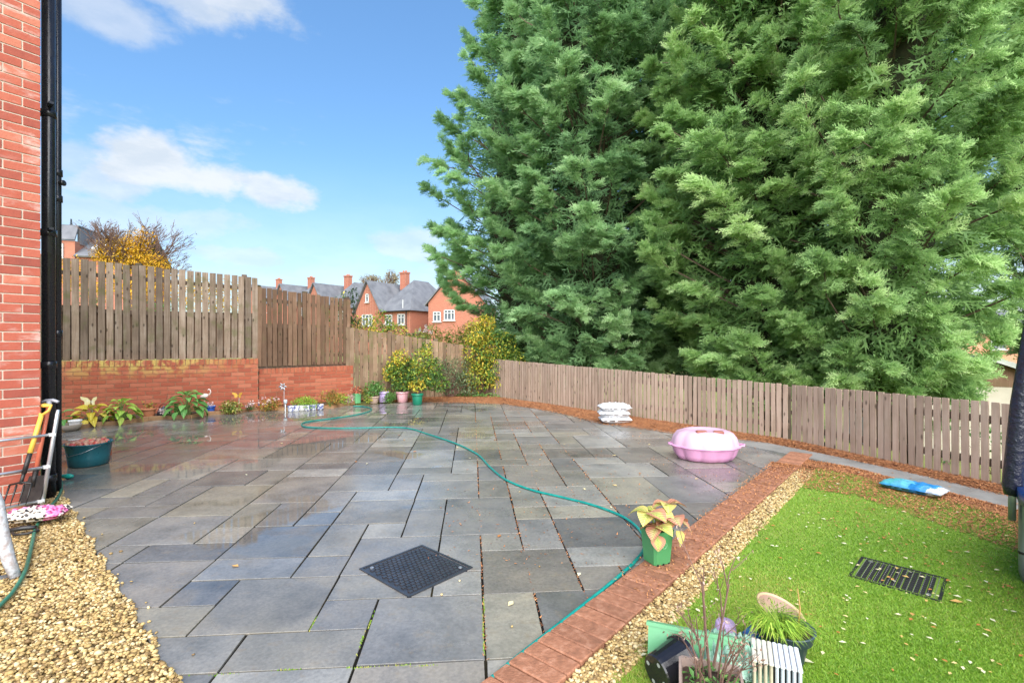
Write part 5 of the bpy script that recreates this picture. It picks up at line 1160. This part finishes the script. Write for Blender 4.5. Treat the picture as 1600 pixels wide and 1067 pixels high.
# brown bowl tilted
p = G(1222, 996); t = thing('brown_pot', 'empty shallow brown pot with a tan rim tilted on the turf', 'plant pot', (p.x, p.y+.05, .055)); Mr = Matrix.Rotation(radians(-24), 3, 'Y') @ Matrix.Rotation(radians(20), 3, 'X')
Mr = Matrix.Rotation(radians(16), 3, 'Y') @ Matrix.Rotation(radians(12), 3, 'X')
MB().lathe([(.0, -.05), (.07, -.05), (.1, .05), (.105, .055), (.098, .055), (.07, -.03), (.0, -.035)], 28, M=Mr, cap=(False, False)).build('pot', plastic((.27, .17, .12), .5), t, True)
MB().lathe([(.101, .05), (.107, .052), (.107, .06), (.099, .06), (.097, .052)], 28, M=Mr, cap=(False, False)).build('rim', plastic((.5, .34, .2), .5), t, True)
# dark blue pot with grassy plant
p = G(1252, 1046); t = thing('grassy_pot', 'dark slate-blue pot overflowing with a bright grassy plant', 'potted plant', (p.x-.03, p.y+.06, 0))
MB().lathe([(.06, 0), (.066, .01), (.085, .1), (.1, .105), (.105, .14), (.112, .145), (.1, .146), (.095, .12)], 26, cap=(True, True)).build('pot', plastic((.035, .055, .075), .4), t, True)
MB().lathe([(.095, .125), (.003, .13)], 16, cap=(False, True)).build('soil', M_soil, t)
V, T = [], []
for k in range(520):
    a = R.uniform(0, 6.28); r0 = R.uniform(0, .085); p0 = Vector((cos(a)*r0-.015, sin(a)*r0, .13)); a2 = a+R.gauss(0, .6); ln = R.uniform(.06, .14)
    p1 = p0+Vector((-.035, 0, 0))+Vector((cos(a2)*ln*.4, sin(a2)*ln*.4, ln*.55)); p2 = p1+Vector((cos(a2)*ln*.6, sin(a2)*ln*.6, -ln*R.uniform(0, .5))); s = Vector((-sin(a2), cos(a2), 0))*.0022; tn = R.random()
    for q in (p0-s, p0+s, p1, p1-s, p1+s, p2): V.append(tuple(q)); T.append(tn)
link('grass_tuft', npmesh('grass_tuft', V, np.arange(len(V)).reshape(-1, 3), M_lime, T), t)
t2 = MB().tube([(.05, 0, .13), (.06, .0, .22), (.055, .01, .3)], [.004, .003, .002], 5).build('dry_stem', plastic((.4, .24, .08), .7), t)
p = G(1138, 1005); t = thing('lilac_pot', 'lilac plastic pot turned upside down behind the green bag', 'plant pot', (p.x, p.y+.03, 0)); MB().lathe([(.054, 0), (.054, .015), (.05, .02), (.042, .075), (.037, .082), (0, .083)], 22, cap=(False, False)).build('pot', plastic((.4, .29, .46), .5), t, True)
p = G(1170, 1012); o = MB().lathe([(.0, 0), (.03, 0), (.04, .05), (.037, .05), (.028, .006), (0, .006)], 16, cap=(False, False)).build('blue_cup', plastic((.03, .16, .42), .35), None, True, (p.x, p.y+.02, .03)); o.rotation_euler = (.3, .9, 0); tag(o, 'small blue cup lying behind the grassy pot', 'cup')
p = G(1152, 1075); o = MB().lathe([(.0, 0), (.045, 0), (.06, .07), (.066, .07), (.066, .085), (.056, .085), (.04, .01), (0, .01)], 18, cap=(False, False)).build('terracotta_pot', M_terra, None, True, (p.x+.02, p.y+.05, .0)); tag(o, 'small terracotta pot at the bottom edge beside the twiggy planter', 'plant pot')
# climber spray growing through the low fence on the right
p = G(1530, 745); t = thing('fence_climber', 'thin green climber poking through the low fence near the trampoline', 'plant', (p.x, p.y+.05, 0))
leaf_cloud('foliage', [(-.05, 0, .45, .18, .06, .05, .4), (.15, -.02, .36, .12, .06, .12, .5), (.2, 0, .5, .06, .05, .06, .5), (-.25, .02, .15, .08, .05, .1, .6)], 130, (.04, .07), M_green, t); branchy('stem', (.2, .02, 0), [(-.2, 0, .45), (.2, 0, .52), (.1, -.03, .3), (-.28, 0, .2)], M_twig, t, .005)
# ---------------------------------------------------------------- trampoline at the right edge
foot = G(1592, 912); ray = Vector((foot.x, foot.y, 0)).normalized(); rn = Vector((ray.y, -ray.x, 0)); tr_r = 1.22; tc0 = foot+rn*(tr_r+.018)
t = thing('trampoline', 'round garden trampoline with black padded poles, at the right edge', 'trampoline', (tc0.x, tc0.y, 0))
M_steel = mat('grey_steel', [(.2, .24, .25), (.3, .33, .34)], 8, .35, metal=.7, bump=.05); M_pad = plastic((.015, .06, .22), .35)
msl, nt_, b_, o_, geo_, oi_ = base('black_sleeve'); b_.inputs['Base Color'].default_value = (.014, .015, .03, 1); b_.inputs['Roughness'].default_value = .28
bp = nt_.nodes.new('ShaderNodeBump'); bp.inputs['Strength'].default_value = .9; bp.inputs['Distance'].default_value = .012; nt_.links.new(noise(nt_, geo_.outputs['Position'], 38, 3), bp.inputs['Height']); nt_.links.new(bp.outputs[0], b_.inputs['Normal'])
zt = .55; ring = [(cos(a)*tr_r, sin(a)*tr_r, zt-.03) for a in [2*pi*i/48 for i in range(49)]]
MB().tube(ring, .02, 8).build('ring', M_steel, t, True)
b = MB(); n = 48
vs = []
for k in range(n): a = 2*pi*k/n; vs += [(cos(a)*(tr_r+.03), sin(a)*(tr_r+.03), zt-.06), (cos(a)*(tr_r+.03), sin(a)*(tr_r+.03), zt+.005), (cos(a)*(tr_r-.24), sin(a)*(tr_r-.24), zt+.012), (cos(a)*(tr_r-.24), sin(a)*(tr_r-.24), zt-.01)]
b.add(vs, [(4*k+i, 4*((k+1) % n)+i, 4*((k+1) % n)+(i+1) % 4, 4*k+(i+1) % 4) for k in range(n) for i in range(4)]); b.build('edge_pad', M_pad, t, True)
MB().lathe([(0, zt-.03), (tr_r-.2, zt-.028)], 40, cap=(False, False)).build('jumping_mat', M_black, t)
a0 = atan2(-rn.y, -rn.x)
for k in range(3):
    a = a0+k*2*pi/3-.0; ca, sa = cos(a), sin(a); tn = Vector((-sa, ca, 0)); o_ = Vector((ca*tr_r, sa*tr_r, 0))
    w2 = .36
    up = [o_+tn*(-w2*s_)*0+Vector((0, 0, 0)) for s_ in (0,)]
    far_ = Vector((cos(a-.65)*tr_r, sin(a-.65)*tr_r, 0)); dd = (far_-o_).normalized()
    MB().tube(smooth_path([o_+Vector((0, 0, zt-.05)), o_+Vector((0, 0, .3)), o_+Vector((0, 0, .1)), o_+dd*.03+Vector((0, 0, .035)), o_+dd*.1+Vector((0, 0, .018)), far_-dd*.1+Vector((0, 0, .018)), far_-dd*.03+Vector((0, 0, .035)), far_+Vector((0, 0, .1)), far_+Vector((0, 0, zt-.05))], 5), .021, 10).build('leg', M_steel, t, True)
    MB().lathe([(.0215, .17), (.024, .175), (.024, .185), (.0215, .19)], 12, o_, cap=(False, False)).build('leg_joint', M_black, t)
for k in range(6):
    a = a0+.03+k*pi/3; ca, sa = cos(a), sin(a); o_ = Vector((ca*(tr_r+.045), sa*(tr_r+.045), 0))
    MB().tube([o_+Vector((0, 0, .36)), o_+Vector((0, 0, .62))], .017, 10).build('pole', M_steel, t, True)
    iv = Vector((ca, sa, 0))
    MB().tube([o_+Vector((0, 0, .5)), o_+iv*.0+Vector((0, 0, .55)), o_-iv*.03+Vector((0, 0, 1.0)), o_-iv*.075+Vector((0, 0, 1.4)), o_-iv*.2+Vector((0, 0, 2.0))], [.034, .043, .04, .037, .035], 14).build('pole_sleeve', msl, t, True)
# ---------------------------------------------------------------- shrubs and trees beyond the fences
p = P(596, 500, 13.4); t = thing('rambling_shrub', 'rambling shrub with dark sprigs leaning over the board fence corner', 'shrub', (p.x, p.y, 0))
shrub_pot(t, 0, [(-.9, -.9, 1.95, .28, .2, .42, .25), (-.75, -.9, 2.35, .16, .12, .22, .3), (-.25, -.6, 1.7, .4, .25, .32, .8), (.1, -.4, 1.75, .4, .25, .4, .45), (.45, -.3, 1.6, .35, .25, .25, .6), (.8, -.1, 1.35, .4, .2, .2, .5), (-1.2, -1, 1.55, .25, .15, .2, .35), (1.3, 0, 1.2, .4, .2, .15, .6)], 2300, (.05, .1), M_yel, 40, .01)
p = P(545, 470, 11.9); t = thing('ivy_climber', 'dark green climber clinging to the end of the brown paling fence', 'climber', (p.x, p.y, 0))
leaf_cloud('foliage', [(0, 0, 2.1, .16, .12, .5, .3), (.12, 0, 2.45, .1, .1, .2, .3), (-.15, -.15, 1.7, .15, .08, .3, .5), (-.4, -.2, 1.62, .16, .06, .1, .6), (.15, 0, 1.7, .2, .15, .3, .5)], 750, (.05, .085), M_dkgreen, t); branchy('stem', (0, 0, 0), [(0, 0, 2.6), (.15, 0, 2.7), (-.3, -.15, 1.7), (.1, 0, 2.2)], M_twig, t, .01)
p = P(690, 510, 17); t = thing('bamboo_hedge', 'pale yellow-green feathery hedge between fence and brick house', 'hedge', (p.x, p.y, 0))
M_bam = leafmat('feathery_leaf', [(.1, .14, .17, .03), (.5, .32, .38, .07), (.85, .5, .5, .16), (1, .5, .3, .14)])
leaf_cloud('foliage', [(x, 0, 1.35+R.uniform(-.1, .2), .35, .3, .45, R.uniform(.3, .7)) for x in (-.7, -.3, .1, .5, .9, 1.2)], 2600, (.07, .16), M_bam, t, aspect=.25); branchy('stem', (0, 0, 0), [(R.uniform(-.8, 1.2), 0, R.uniform(1.2, 2)) for _ in range(16)], M_twig, t, .01)
p = P(640, 520, 16.5); t = thing('white_flowering_shrub', 'loose shrub with white blossom heads above the mossy fence', 'shrub', (p.x, p.y, 0))
leaf_cloud('foliage', [(0, 0, 1.35, .5, .3, .35, .4), (.5, 0, 1.2, .4, .3, .3, .5), (-.7, 0, 1.6, .4, .3, .4, .4)], 900, (.05, .1), M_greyl, t); leaf_cloud('blossom', [(R.uniform(-.8, .8), -.2, R.uniform(1.2, 1.9), .06, .05, .05) for _ in range(12)], 260, (.03, .06), M_pinkfl, t, aspect=.9); branchy('stem', (0, 0, 0), [(R.uniform(-.7, .7), 0, R.uniform(1, 1.9)) for _ in range(12)], M_twig, t, .012)
def grow(b, a, d, ln, r, depth, rr, tips, spread=.5, upb=.12, kids=(2, 3), minr=.004):
    q = a+d*ln; mid = a.lerp(q, .5)+Vector((rr.gauss(0, .05), rr.gauss(0, .05), 0))*ln
    b.tube([a, mid, q], [r, r*.82, r*.66], 5 if depth > 1 else 3, False)
    if depth == 0: tips.append(q); return
    for _ in range(rr.choice(kids)):
        e = (d+Vector((rr.gauss(0, spread), rr.gauss(0, spread), rr.gauss(upb, .2)))).normalized()
        grow(b, a.lerp(q, rr.uniform(.7, 1)), e, ln*rr.uniform(.62, .84), max(minr, r*.62), depth-1, rr, tips, spread, upb, kids, minr)
# bare-topped autumn tree on the left
p = P(208, 470, 24); t = thing('autumn_tree', 'half bare autumn tree with yellow lower leaves above the tall paling fence', 'tree', (p.x, p.y, 0))
rr = random.Random(21); b = MB(); tips = []
b.tube([(0, 0, 0), (.05, 0, 2), (0, 0, 4.2)], [.2, .16, .13], 8)
for k in range(17):
    a = k*2.4; grow(b, Vector((0, 0, rr.uniform(3.5, 4.4))), Vector((cos(a)*.7, sin(a)*.7, rr.uniform(.5, 1.3))).normalized(), rr.uniform(1.05, 1.35), .06, 5, rr, tips, .33, .10, (2, 2, 3), .0075)
sel = [q for q in tips]
b.build('branches', M_twig, t)
M_gold = leafmat('gold_leaf', [(.1, .3, .2, .02), (.4, .6, .36, .02), (.7, .7, .42, .03), (1, .6, .25, .03)])
leaf_cloud('leaves', [(0, -.3, 5.35, 1.4, 1.2, .7, .6), (-.9, -.5, 5.45, .6, .6, .6, .5), (.35, -.4, 5.9, .45, .5, .9, .6), (-.2, -.3, 5.6, .6, .5, .6, .5), (1.2, -.3, 5.0, .8, .6, .5, .7), (.6, 0, 6.4, .4, .5, .5, .8), (-.1, -.4, 5.9, 1.3, .8, .45, .65)], 5600, (.08, .15), M_gold, t)
leaf_cloud('brown_leaves', [(q.x, q.y, q.z, .05, .05, .05, R.random()) for q in sel[::2]], len(sel)//2, (.05, .1), leafmat('brown_leaf', [(.1, .08, .05, .04), (.9, .2, .12, .09)]), t)
p = P(150, 470, 19); t = thing('golden_hedge', 'golden-orange shrub line just above the tall paling fence', 'shrub', (p.x, p.y, 0))
leaf_cloud('foliage', [(x, 0, 3.65+R.uniform(-.1, .3)-max(0, x)*.17, .55, .4, .7, .5+R.uniform(-.3, .3)) for x in (-1.5, -.9, -.3, .3, .9, 1.5, 2.1, 2.7, 3.3, 3.9, 4.5, 5.1)], 4600, (.07, .13), M_gold, t); branchy('stem', (0, 0, 0), [(R.uniform(-1.4, 2.4), 0, R.uniform(2, 3.2)) for _ in range(20)], M_twig, t, .02)
p = P(140, 440, 17); t = thing('green_bush', 'rounded green bush top showing over the left paling fence', 'shrub', (p.x, p.y, 0)); leaf_cloud('foliage', [(0, 0, 2.75, .45, .4, .5, .5), (2.8, 0, 2.35, .8, .4, .5, .5), (2, 0, 2.3, .6, .4, .4, .4)], 1300, (.06, .1), M_green, t); branchy('stem', (0, 0, 0), [(0, 0, 2.9), (.3, 0, 2.8), (2.6, 0, 2.3), (2, 0, 2.3)], M_twig, t, .02)
# sparse tree behind the far houses
p = P(590, 440, 80); t = thing('sparse_tree', 'thin brown-leaved tree rising behind the brick houses', 'tree', (p.x, p.y, 2))
rr = random.Random(5); b = MB(); tips = []; b.tube([(0, 0, 0), (0, 0, 6.5)], [.3, .2], 8)
for k in range(9): a = k*2.4; grow(b, Vector((0, 0, rr.uniform(4.5, 6.5))), Vector((cos(a)*.75, sin(a)*.75, 1)).normalized(), 2.1, .13, 4, rr, tips, .4, .15, (2, 3), .03)
b.build('branches', M_twig, t); leaf_cloud('leaves', [(q.x, q.y, q.z, .35, .35, .3, R.random()) for q in tips], 1900, (.16, .3), leafmat('olive_leaf', [(.1, .15, .12, .05), (.5, .3, .24, .1), (.9, .4, .3, .14)]), t)
# ---------------------------------------------------------------- houses beyond
def window(parent, c, w_, h_, bars=1, rz=0, sill=True, trans=1):
    fr = MB(); M_ = Matrix.Rotation(rz, 3, 'Z'); f = .09; c = Vector(c)
    for (x, z, sx, sz) in [(0, h_/2-f/2, w_, f), (0, -h_/2+f/2, w_, f), (-w_/2+f/2, 0, f, h_), (w_/2-f/2, 0, f, h_)]+[(-w_/2+w_*(i+1)/(bars+1), 0, f*.8, h_) for i in range(bars)]+([(0, h_*.18, w_, f*.7)] if trans else []): fr.box(c+M_ @ Vector((x, -.05, z)), (sx, .1, sz), M_)
    o = fr.build('window', M_white, parent); MB().box(c+M_ @ Vector((0, .0, 0)), (w_-f, .03, h_-f), M_).build('pane', M_glass, o)
    if sill: MB().box(c+M_ @ Vector((0, -.09, -h_/2-.04)), (w_+.16, .16, .07), M_).build('sill', M_white, o)
    return o
def chimney(t, c, s=.75, h=1.6):
    ch = MB(); ch.box(Vector(c)+Vector((0, 0, h/2)), (s, s*.75, h)).box(Vector(c)+Vector((0, 0, h-.02)), (s+.12, s*.75+.12, .16))
    o = ch.build('chimney', M_fbrick, t)
    for x in (-.18, .18): MB().lathe([(.1, 0), (.085, .22)], 8, Vector(c)+Vector((x, 0, h+.05)), cap=(False, True)).build('chimney_pot', M_terra, o)
def slab_roof(b, a, q, r, s, th=.12):            # sloping roof plane with thickness, corners in order
    n = (Vector(q)-Vector(a)).cross(Vector(s)-Vector(a)).normalized(); n = n if n.z > 0 else -n
    t_ = [Vector(v)+n*th for v in (a, q, r, s)]; u_ = [Vector(v) for v in (a, q, r, s)]
    b.add(u_+t_, [(0, 1, 2, 3), (7, 6, 5, 4)]+[(i, i+4, (i+1) % 4+4, (i+1) % 4) for i in range(4)])
def semi(label, px, d, zb, detail):
    """front gable wing on the left, hipped main block on the right; local x to the right along the front, y into depth"""
    p = P(px, 533, d); t = thing('semi_house', label, 'house', (p.x, p.y, 0), atan2(-.54, .84), 'row of brick houses beyond the fence')
    we, mr = 4.6, 8.0; z0 = zb
    MB().box((-2.3, 4, (we+z0)/2), (4.6, 8, we+z0)).build('wall', M_fbrick, t)                                  # main block x -4.6..0
    g = MB(); g.box((-5.7, 3.2, (we+z0)/2-.003), (3.7, 7.4, we+z0-.006)); gx0, gx1, gm, gz = -7.55, -3.85, -5.7, we+z0
    g.add([(gx0, -.5, gz), (gx1, -.5, gz), (gm, -.5, gz+3.0), (gx0, 6.9, gz), (gx1, 6.9, gz), (gm, 6.9, gz+3.0)], [(0, 1, 2), (5, 4, 3), (0, 2, 5, 3), (1, 4, 5, 2)])
    g.build('gable_wing', M_fbrick, t)
    r = MB(); o_ = .28; ez = we+z0-.12; rz_ = mr+z0
    a1, a2, a3, a4 = (-4.9, -o_, ez), (o_, -o_, ez), (o_, 8+o_, ez), (-4.9, 8+o_, ez); h1, h2 = (-2.3, 2.9, rz_), (-2.3, 5.2, rz_)
    r.add([a1, a2, a3, a4, h1, h2], [(0, 1, 4), (1, 2, 5, 4), (2, 3, 5), (3, 0, 4, 5), (3, 2, 1, 0)])
    gb = [(gx0-.3, -.75, gz-.24), (gm, -.75, gz+3.14), (gm, 7, gz+3.14), (gx0-.3, 7, gz-.24)]; slab_roof(r, *gb); gb = [(gm, -.75, gz+3.14), (gx1+.3, -.75, gz-.24), (gx1+.3, 7, gz-.24), (gm, 7, gz+3.14)]; slab_roof(r, *gb)
    rf = r.build('roof', M_slate, t); chimney(rf, (-4.35, 3.6, rz_-.9), .85, 1.9)
    for c in [(-1.2, -.01, z0+3.6), (-3.0, -.01, z0+3.6)][:detail+1]: window(t, (c[0], -.02, c[2]), 1.0, 1.1, 1)
    if detail:
        window(t, (gm, -.52, gz+1.35), .5, .9, 0); window(t, (gm, -.52, gz-1.0), 1.6, 1.2, 2)
        MB().tube([(-.5, -.08, 0), (-.5, -.08, z0+we-.15)], .05, 6).build('downpipe', M_black, t); MB().box((-2.3, -.33, z0+we-.16), (5, .12, .1)).build('gutter', M_black, t)
        MB().lathe([(.02, 0), (.2, .04), (.32, .12)], 12, (0.15, 1.2, z0+2.4), Matrix.Rotation(radians(65), 3, 'X'), cap=(True, False)).build('satellite_dish', plastic((.2, .2, .22), .5), t)
        w_ = MB(); w_.tube([(-1.0, -.03, z0+we-.1), (-1.0, -.03, z0+we+1.0)], .04, 6); w_.build('vent_pipe', M_white, t)
    return t
semi('nearest brick semi with gable window, left of the end gable house', 641, 50, .0, 1)
semi('brick semi with grey roof, second from the right in the row', 543, 60, .95, 0)
semi('brick semi with gable peak, third from the right in the row', 481, 70, 2.0, 0)
semi('farthest brick semi of the row, just above the brown paling fence', 428, 80, 3.0, 0)
# end gable house
p = P(700, 533, 47); t = thing('gable_house', 'brick gable end house with two white windows beside the conifers', 'house', (p.x, p.y, 0), -.1)
b = MB(); b.box((.8, 4, 2.5), (5.4, 8, 5.0)); b.add([(-1.9, 0, 5), (3.5, 0, 5), (.8, 0, 8.2), (-1.9, 8, 5), (3.5, 8, 5), (.8, 8, 8.2)], [(0, 1, 2), (5, 4, 3), (0, 2, 5, 3), (1, 4, 5, 2)]); b.build('wall', M_fbrick, t)
r = MB(); slab_roof(r, (-2.2, -.25, 4.72), (.8, -.25, 8.28), (.8, 8.2, 8.28), (-2.2, 8.2, 4.72)); slab_roof(r, (.8, -.25, 8.28), (3.8, -.25, 4.72), (3.8, 8.2, 4.72), (.8, 8.2, 8.28)); r.build('roof', M_slate, t)
window(t, (-1.05, -.02, 3.7), .75, .95, 1); window(t, (.15, -.02, 3.85), 1.05, 1.0, 2)
# town house far left
p = P(92, 533, 38); t = thing('town_house', 'tall brick house with slate roof and two skylights, far left', 'house', (p.x, p.y, 0), .3)
MB().box((1.5, 4, 4.0), (6.6, 8, 8.0)).build('wall', M_fbrick, t); MB().box((.0, 1.6, 4.55), (2.1, 3.4, 9.1)).build('dormer', M_fbrick, t); 
r = MB(); slab_roof(r, (1.06, -.3, 7.85), (5.1, -.3, 7.85), (5.1, 4, 10.3), (1.06, 4, 10.3)); slab_roof(r, (1.06, 8.3, 7.85), (5.1, 8.3, 7.85), (5.1, 4, 10.3), (1.06, 4, 10.3)); slab_roof(r, (-1.15, -.2, 9.1), (1.12, -.2, 9.1), (1.05, .5, 10.3), (-1.1, .5, 10.3)); slab_roof(r, (-1.1, .5, 10.3), (1.05, .5, 10.3), (1.05, 4, 10.35), (-1.1, 4, 10.35)); r.box((1.0, 2.3, 9.6), (.2, 3.4, 1.3)); rf = r.build('roof', M_slate, t)
for x in (2.1, 3.3): MB().box((x, 1.35, 8.95), (.85, 1.0, .12), Matrix.Rotation(radians(29.7), 3, 'X')).build('skylight', plastic((.75, .78, .8), .2), rf)
window(t, (.0, -.12, 8.3), .7, 1.1, 0); MB().tube([(.5, .6, 10.3), (.5, .6, 10.9)], .05, 6).build('vent_pipe', M_black, t)
# pale brick house far right
p = P(1580, 533, 40); t = thing('pale_brick_house', 'pale brick house with a slate roof seen right of the conifers', 'house', (p.x, p.y, -1.5), -.25)
MB().box((0, 4, 1.7), (12, 8, 3.9)).build('wall', M_pbrick, t); r = MB(); slab_roof(r, (-6.3, -.3, 3.5), (6.3, -.3, 3.5), (6.3, 4, 5.4), (-6.3, 4, 5.4)); slab_roof(r, (-6.3, 8.3, 3.5), (6.3, 8.3, 3.5), (6.3, 4, 5.4), (-6.3, 4, 5.4)); r.build('roof', M_slate, t)
window(t, (-.9, -.02, 2.75), 1.0, 1.1, 1)
# concrete garage
M_conc = mat('garage_concrete', [(.3, .27, .2), (.45, .41, .32), (.52, .48, .4), (.3, .3, .14)], 1.3, .85, jit=.05, bump=.2)
p = P(1540, 533, 10.5); t = thing('concrete_garage', 'pale concrete garage with a shallow gable roof behind the low fence', 'garage', (p.x, p.y, -1.45), -.35)
for k in range(4): MB().cbox((-1.05+k*.7, .05, .9+.0), (.69, .1, 1.9), .004).build('wall_panel', M_conc, t)
MB().box((0, 2.4, .9), (2.8, 4.6, 1.88)).build('wall', M_conc, t)
MB().add([(-1.4, 0, 1.84), (1.4, 0, 1.84), (0, 0, 2.42), (-1.4, .08, 1.84), (1.4, .08, 1.84), (0, .08, 2.42)], [(0, 1, 2), (5, 4, 3), (0, 2, 5, 3), (1, 4, 5, 2)]).build('gable_boarding', M_woodB, t)
r = MB(); slab_roof(r, (-1.6, -.2, 1.82), (0, -.2, 2.45), (0, 4.9, 2.45), (-1.6, 4.9, 1.82), .05); slab_roof(r, (0, -.2, 2.45), (1.6, -.2, 1.82), (1.6, 4.9, 1.82), (0, 4.9, 2.45), .05); r.build('roof', plastic((.3, .3, .3), .8), t)
f_ = MB(); 
for s in (-1, 1): f_.loft([[(0, -.24, 2.4), (0, -.2, 2.4), (0, -.2, 2.51), (0, -.24, 2.51)], [(s*1.62, -.24, 1.76), (s*1.62, -.2, 1.76), (s*1.62, -.2, 1.87), (s*1.62, -.24, 1.87)]])
f_.build('bargeboard', plastic((.5, .52, .5), .6), t); MB().tube([(1.42, -.06, 0), (1.42, -.06, 1.8)], .035, 8).build('drainpipe', plastic((.2, .08, .05), .5), t)
